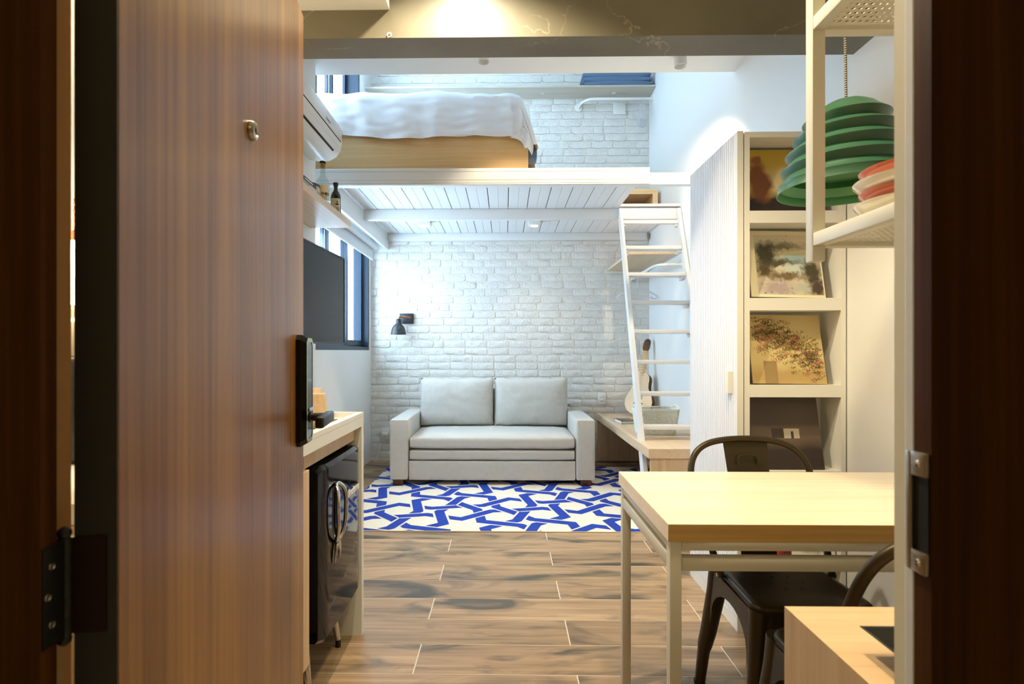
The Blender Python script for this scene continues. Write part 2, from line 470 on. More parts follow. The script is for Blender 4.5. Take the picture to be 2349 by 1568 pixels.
# back wall with painted bricks
wb = obj('wall_back', MB().box(-1.75, 1.75, BACK + 0.011, 5.98, -0.1, 4.6), M['mortar'], label='white painted brick wall behind the sofa', cat='wall', kind='structure')
def brick_mesh(wd, ht, seed):
    rn = random.Random(seed)
    nx, nz = 6, 3
    mb = MB(); bm = mb.bm
    fr = []
    for j in range(nz + 1):
        rowv = []
        for i in range(nx + 1):
            u, v = i / nx, j / nz
            x = (u - 0.5) * wd; z = (v - 0.5) * ht
            edge = i in (0, nx) or j in (0, nz)
            corner = i in (0, nx) and j in (0, nz)
            if edge:
                x += rn.uniform(-0.003, 0.003); z += rn.uniform(-0.0022, 0.0022)
                if corner: x *= 0.965; z *= 0.93
                yy = rn.uniform(0.001, 0.006)
            else:
                x += rn.uniform(-0.006, 0.006); z += rn.uniform(-0.004, 0.004)
                yy = rn.uniform(-0.003, 0.0015)
            rowv.append(bm.verts.new((x, yy, z)))
        fr.append(rowv)
    for j in range(nz):
        for i in range(nx):
            bm.faces.new((fr[j][i], fr[j][i + 1], fr[j + 1][i + 1], fr[j + 1][i]))
    ring = [fr[0][i] for i in range(nx)] + [fr[j][nx] for j in range(nz)] + [fr[nz][nx - i] for i in range(nx)] + [fr[nz - j][0] for j in range(nz)]
    back = [bm.verts.new((v.co.x * 1.02, 0.015, v.co.z * 1.05)) for v in ring]
    n = len(ring)
    for i in range(n):
        bm.faces.new((ring[(i + 1) % n], ring[i], back[i], back[(i + 1) % n]))
    me = mb.mesh('brick', True, 60)
    me.materials.append(M['brick'])
    return me
CH, BL, MO = 0.0792, 0.2345, 0.011
bricks_all = []
rr = random.Random(3)
var_mesh = [brick_mesh(BL - MO, CH - MO, k) for k in range(9)]
var_short = [brick_mesh(BL * 0.46 - MO, CH - MO, 50 + k) for k in range(3)]
nrow = int(4.5 / CH)
for j in range(nrow):
    z = 0.03 + j * CH
    x = -1.62 + (0.5 * BL if j % 2 else 0) + rr.uniform(-0.035, 0.035)
    while x < 1.58:
        if rr.random() < 0.04:
            bricks_all.append((x + BL * 0.23, z + CH / 2, 1)); x += BL * 0.46
        else:
            bricks_all.append((x + BL / 2, z + CH / 2, 0)); x += BL
def brick_vis(x, z):
    px, py = proj((x, BACK, z))
    if 846 < px < 1492 and 545 < py < 1056:
        if 955 < px < 1308 and py > 872: return 0
        if 888 < px < 1368 and py > 940: return 0
        if py > 952 and px > 1366: return 0
        return 1
    if 1205 < px < 1490 and 232 < py < 385: return 1
    if 835 < px < 1500 and 168 < py < 188: return 0.8
    return 0
sc = sorted(range(len(bricks_all)), key=lambda i: -brick_vis(bricks_all[i][0], bricks_all[i][1]))
chosen = set(sc[:300])
rest = MB()
for i, (x, z, sh) in enumerate(bricks_all):
    me = rr.choice(var_short if sh else var_mesh)
    dy = BACK - 0.0 + rr.uniform(-0.0025, 0.003)
    if i in chosen:
        piece('brick', me, (x, dy, z), wb)
    else:
        t = bmesh.new(); t.from_mesh(me)
        rest.merge(t, Matrix.Translation((x, dy, z)))
obj('brickwork', rest, M['brick'], wb, kind='stuff', ang=60)

# side walls
wl = MB()
def wall_with_holes(mb, x0, x1, y0, y1, z0, z1, holes):
    ys = sorted({y0, y1} | {h[0] for h in holes} | {h[1] for h in holes})
    for a, b in zip(ys, ys[1:]):
        hs = sorted([(h[2], h[3]) for h in holes if h[0] <= a + 1e-6 and h[1] >= b - 1e-6])
        z = z0
        for c, d in hs:
            mb.box(x0, x1, a, b, z, c); z = d
        mb.box(x0, x1, a, b, z, z1)
WX = -1.457
wall_with_holes(wl, -1.66, WX, 3.50, 5.99, -0.1, 4.6, [(3.60, 5.70, 1.19, 2.34), (3.66, 5.33, 2.72, 4.25)])
wl.box(-1.66, -1.25, 0.56, 3.50, -0.1, 4.6)
obj('wall_left', wl, M['white'], label='white side wall with the windows', cat='wall', kind='structure', smooth=False)
wr = MB()
wr.box(1.43, 1.75, 0.56, 2.27, -0.1, 3.3)
wr.box(1.54, 1.75, 2.27, 5.99, -0.1, 4.6)
obj('wall_right', wr, M['white'], label='white side wall behind the ladder and table', cat='wall', kind='structure', smooth=False)
# entrance wall and corridor round the camera
wf = MB()
wf.box(-1.66, -0.46, 0.53, 0.56, -0.1, 3.2)
wf.box(0.402, 1.75, 0.53, 0.56, -0.1, 3.2)
wf.box(-0.46, 0.402, 0.53, 0.56, 2.10, 3.2)
obj('wall_front', wf, M['cream'], label='entrance wall round the doorway', cat='wall', kind='structure', smooth=False)
wc = MB()
wc.box(-1.7, -1.2, -1.75, 0.53, -0.1, 2.7); wc.box(1.2, 1.75, -1.75, 0.53, -0.1, 2.7); wc.box(-1.2, 1.2, -1.75, -1.6, -0.1, 2.7); wc.box(-1.7, 1.75, -1.75, 0.53, 2.6, 2.7)
obj('wall_corridor', wc, M['cream'], label='corridor walls outside the flat', cat='wall', kind='structure', smooth=False)
# ceilings
ce = MB()
ce.box(-1.66, 1.75, 0.53, 2.10, 2.92, 3.1)
ce.box(-1.66, 1.75, 2.10, 3.63, 3.06, 4.6)
ce.box(-1.66, 1.75, 3.63, 5.99, 4.42, 4.6)
obj('ceiling', ce, M['white'], label='white ceiling, stepping up over the loft', cat='ceiling', kind='structure', smooth=False)
obj('trim_1', MB().box(-1.25, 1.43, 2.08, 2.225, 2.40, 3.06), M['concrete'], label='olive grey burnt cement beam across the entrance', cat='beam', kind='structure', smooth=False)
obj('trim_2', MB().box(-1.25, -0.453, 0.56, 2.08, 2.51, 2.92), M['white'], label='white boxed bulkhead in front of the cement beam', cat='bulkhead', kind='structure', smooth=False)
obj('hook', MB().tube([(-0.452 + 0.008 * math.cos(a), 2.072, 2.408 + 0.008 * math.sin(a)) for a in [k * PI / 6 for k in range(12)]], 0.0022, 6, closed=True), M['plastic'], label='tiny white ring hook at the lower edge of the cement beam', cat='hook')
obj('baseboard_back', MB().box(-1.457, 1.54, 5.752, 5.768, 0.0, 0.03), M['mortar'], label='low plaster foot of the brick wall', cat='baseboard', kind='structure', smooth=False)

# windows
def window(name, y0, y1, z0, z1, sashes, label):
    wo = thing(name, label, 'window', (-1.56, (y0 + y1) / 2, z0), kind='structure')
    f = MB()
    xo, xi = -1.62, -1.462
    f.box(xo, xi, y0, y1, z0, z0 + 0.035); f.box(xo, xi, y0, y1, z1 - 0.035, z1)
    f.box(xo, xi, y0, y0 + 0.03, z0 + 0.035, z1 - 0.035); f.box(xo, xi, y1 - 0.03, y1, z0 + 0.035, z1 - 0.035)
    for xx in (-1.595, -1.565, -1.535):
        f.box(xx - 0.004, xx + 0.004, y0 + 0.03, y1 - 0.03, z0 + 0.035, z0 + 0.05)
    obj('window_frame', f, M['navy_alu'], wo, smooth=False)
    for k, (a, b) in enumerate(sashes):
        xx = -1.535 - 0.030 * (k % 3)
        s = MB(); t = 0.045; za, zb = z0 + 0.05, z1 - 0.036
        s.box(xx - 0.012, xx + 0.012, a, a + t, za, zb); s.box(xx - 0.012, xx + 0.012, b - t, b, za, zb)
        s.box(xx - 0.012, xx + 0.012, a + t, b - t, za, za + 0.05); s.box(xx - 0.012, xx + 0.012, a + t, b - t, zb - 0.05, zb)
        so = obj('sash', s, M['navy_alu'], wo, smooth=False)
        obj('pane', MB().box(xx - 0.003, xx + 0.003, a + t, b - t, za + 0.05, zb - 0.05), M['glass'], so, smooth=False)
    return wo
window('window_1', 3.60, 5.70, 1.19, 2.34, [(3.64, 4.16), (4.08, 4.68), (4.60, 5.22), (5.10, 5.66)], 'dark blue framed sliding window below the loft')
window('window_2', 3.66, 5.33, 2.72, 4.25, [(3.70, 4.30), (4.22, 4.80), (4.72, 5.29)], 'dark framed window behind the loft bed')

# door frame pieces
tl = obj('trim_3', MB().box(-0.95, -0.4377, 0.497, 0.5155, 0, 2.12), M['jamb'], label='dark walnut door casing with the hinge', cat='door casing', kind='structure', smooth=False)
trr = obj('trim_4', MB().box(0.40, 0.95, 0.509, 0.5305, 0, 2.12), M['jamb'], label='dark walnut door casing with the steel strike plate', cat='door casing', kind='structure', smooth=False)
obj('trim_5', MB().box(0.400, 0.45, 0.5305, 0.5435, 0, 2.10, 0.002), M['white'], label='pale plaster edge beside the strike plate', cat='trim', kind='structure', smooth=False)
sp = MB()
sp.box(0.3955, 0.4002, 0.5105, 0.5335, 1.060, 1.083, 0.001); sp.box(0.3955, 0.4002, 0.5105, 0.5335, 0.967, 0.988, 0.001)
sp.box(0.3950, 0.4002, 0.5285, 0.5360, 0.967, 1.083, 0.0015)
spo = obj('strike_plate', sp, M['steel'], trr, label='steel strike plate')
obj('latch_recess', MB().box(0.3985, 0.4004, 0.511, 0.5285, 0.988, 1.060), M['gun_dark'], spo)
for zz in (1.072, 0.977):
    obj('screw', MB().lathe([(0, 0.0), (0.0035, 0.0), (0.003, 0.0012), (0, 0.0014)], (0.3955, 0.520, zz), 12, Matrix.Rotation(R(-90), 3, 'Y')), M['chrome'], spo)

# ------------------------------------------------------------------ entrance door, swung inwards
dr = thing('door_1', 'walnut entrance door standing open, with peephole and black lock', 'door', (-0.395, 0.54, 0), rz=math.atan2(0.990, -0.1395), kind='structure')
lf = MB(); lf.box(0.0, 0.803, 0.0, 0.041, 0.006, 2.02, 0.0015, 1)
lfo = obj('door_leaf', lf, M['door'], dr)
obj('edge_band', MB().box(-0.0012, 0.0, 0.0005, 0.0405, 0.006, 2.02), M['darkedge'], lfo, label='dark painted hinge edge', smooth=False)
MF = Matrix.Rotation(R(90), 3, 'X')      # lathe axis z -> -y
ph = MB().lathe([(0, 0.0), (0.017, 0.0), (0.0172, 0.004), (0.015, 0.009), (0.0105, 0.0105), (0.0085, 0.0085), (0.008, 0.0075), (0, 0.0075)], (0.405, 0, 1.57), 28, MF)
pho = obj('peephole', ph, M['steel'], dr, label='steel door viewer')
obj('lens', MB().lathe([(0, 0.0075), (0.006, 0.0075), (0.0045, 0.0095), (0.002, 0.0104), (0, 0.0105)], (0.405, 0, 1.57), 20, MF), M['black_gloss'], pho)
def chamf(x0, x1, z0, z1, c):
    return [(x0 + c, z0), (x1 - c, z0), (x1, z0 + c), (x1, z1 - c), (x1 - c, z1), (x0 + c, z1), (x0, z1 - c), (x0, z0 + c)]
lk = MB()
def ring_at(x0, x1, z0, z1, c, y): return [(p[0], y, p[1]) for p in chamf(x0, x1, z0, z1, c)]
lk.loft([ring_at(0.722, 0.800, 0.952, 1.219, 0.012, 0.0), ring_at(0.722, 0.800, 0.952, 1.219, 0.012, -0.010), ring_at(0.728, 0.796, 0.960, 1.211, 0.012, -0.024)])
lko = obj('lock_plate', lk, M['black_gloss'], dr, smooth=False)
tr = MB()
tr.loft([ring_at(0.7275, 0.7965, 0.9595, 1.2115, 0.012, -0.0245), ring_at(0.730, 0.7945, 0.963, 1.208, 0.011, -0.0250), ring_at(0.735, 0.790, 0.969, 1.202, 0.010, -0.0252)], cap=False)
obj('lock_border', tr, M['green_trim'], lko, smooth=False)
hd = MB()
hd.lathe([(0.012, 0.02), (0.0135, 0.02), (0.0135, 0.026), (0.010, 0.028), (0.010, 0.062), (0, 0.062)], (0.768, 0, 1.019), 20, MF)
hd.box(0.652, 0.788, -0.078, -0.058, 1.0055, 1.0325, 0.006, 3)
hdo = obj('door_handle', hd, M['black_satin'], dr)
obj('thumb_turn', MB().box(0.746, 0.790, -0.0275, -0.0240, 1.034, 1.042, 0.001), M['chrome'], lko)
# hinge between casing and door
hk = MB()
hx, hy = -0.441, 0.5285
for k in range(5):
    hk.lathe([(0.0062, 0.8965 + 0.0195 * k), (0.0066, 0.8975 + 0.0195 * k), (0.0066, 0.8975 + 0.0195 * k + 0.0175), (0.0062, 0.8975 + 0.0195 * k + 0.0182)], (hx, hy, 0), 16)
hk.lathe([(0.002, 0.886), (0.0058, 0.889), (0.0066, 0.893), (0.005, 0.8965)], (hx, hy, 0), 16)
hk.lathe([(0.005, 0.994), (0.0066, 0.9975), (0.0058, 1.0015), (0.002, 1.0045)], (hx, hy, 0), 16)
hko = obj('hinge', hk, M['blackmetal'], tl, label='black butt hinge')
hl = MB(); hl.box(-0.4385, -0.4365, 0.4985, 0.526, 0.8965, 0.9935)
obj('hinge_leaf', hl, M['black_satin'], hko, smooth=False)
for k, zz in enumerate((0.973, 0.945, 0.917)):
    obj('screw', MB().lathe([(0, 0.0), (0.0034, 0.0), (0.003, 0.001), (0.0015, 0.0006), (0, 0.0006)], (-0.4366, 0.5085 if k != 1 else 0.504, zz), 12, Matrix.Rotation(R(90), 3, 'Y')), M['steel'], hko)
hd2 = MB(); hd2.box(-0.0028, -0.0012, 0.010, 0.046, 0.8965, 0.9935)
obj('hinge_leaf', hd2, plain('brown_hinge_leaf', (46, 22, 12), 0.4, 0.5), dr, smooth=False)

# ------------------------------------------------------------------ loft platform
lp = thing('trim_6', 'white loft platform of tongue-and-groove planks on beams', 'loft', (0, 4.8, 2.36), kind='structure')
def planks(x0, x1, y0, y1):
    # every second joint stands open, the ones between are tight
    k = math.floor((x0 - 0.022) / 0.083)
    while True:
        a = 0.022 + 0.083 * k; b = a + 0.083
        a2, b2 = max(a, x0), min(b, x1)
        if a >= x1: break
        if b2 - a2 > 0.01:
            ga, gb = (0.0030, 0.0006) if k % 2 == 0 else (0.0006, 0.0030)
            mb = MB()
            c = 0.0016
            mb.prism([(a2 + ga, 2.456), (a2 + ga, 2.44 + c), (a2 + ga + c, 2.44), (b2 - gb - c, 2.44), (b2 - gb, 2.44 + c), (b2 - gb, 2.456)], 'y', y0, y1)
            obj('plank', mb, M['loft_white'], lp, smooth=False)
        k += 1
planks(-1.262, 1.0, 3.87, 4.735)
planks(-1.262, 1.54, 4.78, 5.765)
obj('loft_deck', MB().box(-1.457, 1.0, 3.87, 4.74, 2.458, 2.480).box(-1.457, 1.54, 4.74, 5.768, 2.458, 2.480), M['loft_white'], lp, smooth=False)
obj('gap_shade_sheet', MB().box(-1.26, 0.97, 3.88, 4.735, 2.4562, 2.4578).box(-1.26, 1.53, 4.79, 5.76, 2.4562, 2.4578), M['gap'], lp, smooth=False)  # dark sheet added above the planks so their open joints read as shaded
fb = MB()
prof = [(3.87, 2.362), (3.812, 2.362), (3.808, 2.366), (3.808, 2.374), (3.812, 2.376), (3.808, 2.378), (3.808, 2.396), (3.8115, 2.398), (3.808, 2.400), (3.808, 2.456), (3.8115, 2.458), (3.808, 2.460), (3.808, 2.478), (3.812, 2.482), (3.87, 2.482)]
fb.prism(prof, 'x', -1.36, 1.02)
obj('edge_beam', fb, M['loft_white'], lp, smooth=False)
obj('edge_beam', MB().box(1.02, 1.54, 3.815, 3.865, 2.362, 2.446, 0.003), M['loft_white'], lp)
obj('joist', MB().box(-1.262, 1.54, 4.735, 4.785, 2.344, 2.4395, 0.003), M['loft_white'], lp)
obj('wall_plate', MB().box(-1.262, 1.50, 5.70, 5.765, 2.362, 2.4395, 0.003), M['loft_white'], lp)
obj('pelmet_board', MB().box(-1.292, -1.262, 3.87, 5.755, 2.27, 2.4395, 0.002), M['loft_white'], lp)

# roller blind
rb = thing('roller_blind', 'pale grey roller blind rolled up above the lower window', 'blind', (-1.38, 4.6, 2.13))
obj('roller_tube', MB().lathe([(0.0, 0), (0.030, 0), (0.033, 0.008), (0.033, 1.97), (0.030, 1.98), (0, 1.98)], (-1.37, 3.64, 2.275), 24, Matrix.Rotation(R(-90), 3, 'X')), M['blind'], rb)
obj('fabric', MB().box(-1.4055, -1.4015, 3.66, 5.63, 2.155, 2.285), M['blind'], rb, smooth=False)
obj('bottom_bar', MB().box(-1.409, -1.398, 3.66, 5.63, 2.135, 2.158, 0.003), M['plastic'], rb)

# spotlights below the loft
for k, (x, lab) in enumerate(((-0.78, 'square white surface spotlight nearer the window under the loft planks'), (0.275, 'square white surface spotlight nearer the ladder under the loft planks'))):
    s = thing('ceiling_spotlight', lab, 'spotlight', (x, 5.17, 2.40), group='spotlights under the loft')
    h = MB(); h.box(x - 0.058, x + 0.058, 5.112, 5.228, 2.388, 2.439, 0.004)
    obj('housing', h, M['plastic'], s)
    obj('lens', MB().lathe([(0, 2.3865), (0.026, 2.3865), (0.030, 2.385), (0.034, 2.385), (0.034, 2.389), (0, 2.389)], (x, 5.17, 0), 24), M['lamp_on'], s)
# surface downlights on the low ceiling before the loft
for x, yy, lab in ((1.12, 3.45, 'small white cylinder downlight peeping below the cement beam, nearer the pendant lamp'), (-0.14, 3.375, 'small white cylinder downlight peeping below the cement beam, over the bed side')):
    s = thing('cylinder_downlight', lab, 'spotlight', (x, yy, 3.0), group='downlights on the low ceiling')
    obj('can', MB().lathe([(0.040, 3.06), (0.040, 3.005), (0.037, 3.003), (0.034, 3.010), (0.034, 3.03), (0, 3.03)], (x, yy, 0), 28), M['plastic'], s)

# ------------------------------------------------------------------ loft: bed, shelf, rail
bd = thing('bed', 'pale oak box bed on the loft floor', 'bed', (-0.64, 4.8, 2.482))
obj('bed_base', MB().box(-1.44, 0.166, 3.93, 5.74, 2.482, 2.83, 0.003), M['bedwood'], bd)
obj('mattress', MB().box(-1.43, 0.12, 3.96, 5.73, 2.832, 3.075, 0.05, 4), M['sheet'], bd)
obj('under_blanket', MB().box(0.168, 0.238, 4.06, 4.20, 2.64, 2.71, 0.012, 3), M['blue_quilt'], bd, label='navy blanket edge hanging at the foot')
def spread():
    xs = [(-1.452 + 1.50 * i / 60, 0.0) for i in range(61)] + [(0.048, 0.44 * (i + 1) / 18) for i in range(18)]
    ys = [(5.70 - 1.70 * j / 40, 0.0) for j in range(41)] + [(4.0, 0.385 * (j + 1) / 26) for j in range(26)]
    top = 3.10
    pts = []
    for j, (yb, b) in enumerate(ys):
        rowp = []
        for i, (xb, a) in enumerate(xs):
            def bend(q):                        # rounded shoulder then steep fall
                r0 = 0.07
                if q < r0 * PI / 2:
                    t = q / r0; return r0 * math.sin(t), r0 * (1 - math.cos(t))
                return r0 + (q - r0 * PI / 2) * 0.06, r0 + (q - r0 * PI / 2) * 0.998
            hem = 1.0
            if b > 0: hem = 1.0 + 0.10 * max(0, (xb + a - 0.02)) / 0.3 + 0.05 * noise.noise((xb * 2.3, 4.1, 0.3)) + 0.05 * (xb + 1.45) / 1.6 + 0.02 * math.sin(xb * 7)
            if a > 0 and b > 0: hem += 0.10 * math.exp(-((a - 0.27) / 0.05) ** 2)
            ox, dx = bend(a); oy, dy = bend(b * hem)
            drop = (dx ** 4 + dy ** 4) ** 0.25 if (dx > 0 or dy > 0) else 0
            flare = 0.26 * max(0.0, dx) ** 1.1
            x = xb + ox + flare; yv = yb - oy
            if a > 0 and b > 0:
                yv += 0.015; x -= 0.04 * min(1, dy / 0.3)
            z = top - drop
            wv = 0.020 * noise.noise((xb * 3.1 + a * 4, yb * 2 + b * 3, 1.7)) + 0.012 * noise.noise((xb * 9, b * 5 + yb * 3, 4.4))
            fold = 0.010 * math.sin((xb + a) * 23 + 2.0 * noise.noise((xb * 3, b * 4, 9))) * min(1, b / 0.25) if b > 0.03 else 0
            cr = 0.010 * noise.noise((xb * 5 - b * 10, xb * 5 + b * 22, 2.2)) if b > 0 else 0
            if dy > 0.05: yv -= abs(wv) * 0.8 + fold + cr
            else: z += wv
            if dx > 0.05: x += 0.010 * math.sin(yb * 13 + b * 20)
            rowp.append(Vector((x, yv, z)))
        pts.append(rowp)
    return pts
SP = spread()
bs = MB()
vs = [[bs.bm.verts.new(p) for p in r] for r in SP]
for j in range(len(vs) - 1):
    for i in range(len(vs[0]) - 1):
        bs.bm.faces.new((vs[j][i], vs[j][i + 1], vs[j + 1][i + 1], vs[j + 1][i]))
bso = obj('bedspread', bs, M['sheet'], label='white creased cotton bedspread hanging over the front of the bed', cat='bedspread', ang=80)
so = bso.modifiers.new('thick', 'SOLIDIFY'); so.thickness = 0.003; so.offset = 1
hm = MB(); ev = []
for i in range(len(SP[0])):
    p = SP[-1][i]; q = SP[-3][i]
    ev.append(((p + Vector((0, -0.004, 0)), q + Vector((0, -0.004, 0)))))
A = [(hm.bm.verts.new(a), hm.bm.verts.new(b)) for a, b in ev]
for (a, b), (c, d) in zip(A, A[1:]): hm.bm.faces.new((a, c, d, b))
obj('hem', hm, M['sheet'], bso, ang=80)

hs = thing('wall_shelf', 'long pale wood shelf with set-in lights high on the loft brick wall', 'shelf', (0.05, 5.64, 3.89))
obj('board', MB().box(-1.452, 1.536, 5.51, 5.763, 3.892, 3.910, 0.001, 1), wood('grey_oak', ((176, 166, 150), (196, 188, 174), (206, 200, 188)), 'X', 0.5, 16, 0.8), hs)
for x in (0.385, 1.135):
    obj('recessed_light', MB().lathe([(0, 3.8925), (0.013, 3.8925), (0.015, 3.8895), (0.019, 3.8895), (0.019, 3.8925)], (x, 5.645, 0), 24), M['lens_off'], hs)
bl = thing('folded_blanket', 'folded blue blanket on the long shelf above the loft', 'blanket', (1.16, 5.63, 3.911))
for k in range(3):
    t = bmesh.new(); bmesh.ops.create_cube(t, size=1); bmesh.ops.subdivide_edges(t, edges=t.edges[:], cuts=7, use_grid_fill=True)
    for v in t.verts:
        x, yv, z = v.co * 2
        s = (1 - abs(z) ** 4 * 0.06)
        v.co = Vector((1.165 + 0.352 * x * s - 0.01 * k, 5.635 + 0.108 * yv * s, 3.911 + 0.026 + k * 0.047 + 0.0245 * z * (1 - 0.35 * abs(x) ** 8) + 0.004 * noise.noise((x * 3, yv * 3, k * 5 + z))))
    mb = MB(); mb.merge(t)
    obj('fold', mb, M['blue_quilt'], bl, ang=80)

cr = thing('clothes_rail', 'bent white clothes rail on the loft brick wall', 'clothes rail', (1.15, 5.65, 3.78))
pth = [(0.785, 5.765, 3.795), (0.790, 5.72, 3.797), (0.800, 5.685, 3.80), (0.818, 5.652, 3.803), (0.845, 5.625, 3.807), (0.88, 5.607, 3.81), (0.93, 5.60, 3.81), (1.2, 5.60, 3.81), (1.537, 5.60, 3.81)]
obj('tube', MB().tube(pth, 0.0135, 14), M['plastic'], cr)
obj('flange', MB().lathe([(0, 0), (0.044, 0), (0.044, 0.004), (0.040, 0.007), (0, 0.007)], (0.785, 5.766, 3.795), 24, MF), M['plastic'], cr)
obj('flange', MB().lathe([(0, 0), (0.044, 0), (0.044, 0.004), (0.040, 0.007), (0, 0.007)], (1.54, 5.60, 3.81), 24, Matrix.Rotation(R(-90), 3, 'Y')), M['plastic'], cr)
def hanger_paths(wd, hook_r, drop, notch):
    """in a local XZ plane; origin at the top inside of the hook"""
    hook = [(hook_r * math.cos(a), hook_r * math.sin(a) - hook_r) for a in [R(v) for v in (200, 160, 120, 90, 60, 20, -20, -55, -80)]]
    hook += [(0.0, -hook_r * 2 - 0.008), (0.0, -drop * 0.55)]
    n0 = -drop * 0.55
    bz = -drop
    tri = [(0, n0), (-0.05, n0 - 0.012), (-wd / 2 + 0.02, bz + 0.035), (-wd / 2, bz + 0.018), (-wd / 2 + 0.006, bz + 0.004), (-wd / 2 + 0.02, bz)]
    if notch: tri += [(-wd / 2 + 0.055, bz), (-wd / 2 + 0.062, bz + 0.012), (-wd / 2 + 0.075, bz + 0.014), (-wd / 2 + 0.082, bz)]
    tri += [(-a, b) for a, b in tri[::-1]][:-1] if False else []
    left = tri; right = [(-a, b) for a, b in tri[1:]][::-1]
    return hook, left + right
def hanger(name, label, group, loc, rz, wd, drop, r, notch, mat):
    t = thing(name, label, 'hanger', loc, group=group, rz=rz, local=True)
    hk_, tr_ = hanger_paths(wd, 0.017, drop, notch)
    obj('hook_wire', MB().tube([(a, 0, b) for a, b in hk_], r, 6), mat, t)
    obj('shoulder_bar', MB().tube([(a, 0, b) for a, b in tr_], r * (1.3 if notch else 1), 6, closed=True), mat, t)
    return t
wire = plain('white_wire', (210, 214, 224), 0.35)
h0 = hanger('wire_hanger', 'white wire hanger on the loft clothes rail, farthest from the wall of the six', 'wire hangers on the loft rail', (1.36, 5.60, 3.8265), R(62), 0.34, 0.255, 0.0022, False, wire)
for k in range(1, 6):
    dup(h0, (1.36 + 0.019 * k, 5.60, 3.8265), R(62 + 4 * k), 'white wire hanger on the loft clothes rail, ' + ('nearest the wall', 'second from the wall', 'third from the wall', 'fourth from the wall', 'fifth from the wall')[5 - k])

swp = thing('switch_plate', 'blank white switch plate under the loft clothes rail', 'switch plate', (1.215, 5.762, 3.78))
obj('plate', MB().box(1.15, 1.282, 5.750, 5.766, 3.715, 3.842, 0.003), M['plastic'], swp)

# open wooden cube on the loft, seen through the hatch
cb = thing('wooden_cube', 'open pale wood cube box on the loft, seen through the ladder hatch', 'box', (1.25, 5.5, 2.481))
c_ = MB()
x0, x1, y0, y1, z0, z1, t = 0.90, 1.505, 5.32, 5.74, 2.481, 2.785, 0.05
c_.box(x0, x1, y0, y1, z1 - t, z1); c_.box(x0, x1, y0, y1, z0, z0 + t); c_.box(x0, x0 + t, y0, y1, z0 + t, z1 - t); c_.box(x1 - t, x1, y0, y1, z0 + t, z1 - t)
obj('carcass', c_, M['oak_x'], cb, smooth=False)
obj('back_panel', MB().box(x0 + t, x1 - t, y1 - 0.02, y1 - 0.002, z0 + t, z1 - t), wood('umber_board', ((80, 62, 48), (96, 76, 60), (110, 90, 72)), 'X'), cb, smooth=False)

# ------------------------------------------------------------------ below the loft
# deep wood shelf and rail in the corner
obj('corner_shelf', MB().box(1.095, 1.538, 4.76, 5.762, 2.038, 2.066, 0.001, 1), M['oak_y'], label='deep pale wood shelf in the corner behind the ladder', cat='shelf')
r2 = thing('clothes_rail', 'white bent clothes rail under the corner shelf behind the ladder', 'clothes rail', (1.4, 5.2, 1.9))
obj('tube', MB().tube([(1.538, 4.70, 1.935), (1.45, 4.70, 1.935), (1.40, 4.702, 1.935), (1.36, 4.715, 1.935), (1.335, 4.74, 1.935), (1.322, 4.78, 1.935), (1.318, 4.85, 1.935), (1.318, 5.764, 1.935)], 0.0135, 14), M['plastic'], r2)
obj('flange', MB().lathe([(0, 0), (0.038, 0), (0.038, 0.004), (0.034, 0.007), (0, 0.007)], (1.54, 4.70, 1.935), 24, Matrix.Rotation(R(-90), 3, 'Y')), M['plastic'], r2)
obj('flange', MB().lathe([(0, 0), (0.038, 0), (0.038, 0.004), (0.034, 0.007), (0, 0.007)], (1.318, 5.766, 1.935), 24, MF), M['plastic'], r2)
hp = plain('lilac_white_plastic', (216, 216, 226), 0.35)
hanger('plastic_hanger', 'white plastic hanger with strap notches, the front one of the two behind the ladder', 'plastic hangers behind the ladder', (1.318, 5.34, 1.951), R(4), 0.40, 0.245, 0.0035, True, hp)
hanger('plastic_hanger', 'white plastic hanger with strap notches, the rear one of the two behind the ladder', 'plastic hangers behind the ladder', (1.318, 5.39, 1.951), R(-3), 0.40, 0.245, 0.0035, True, hp)

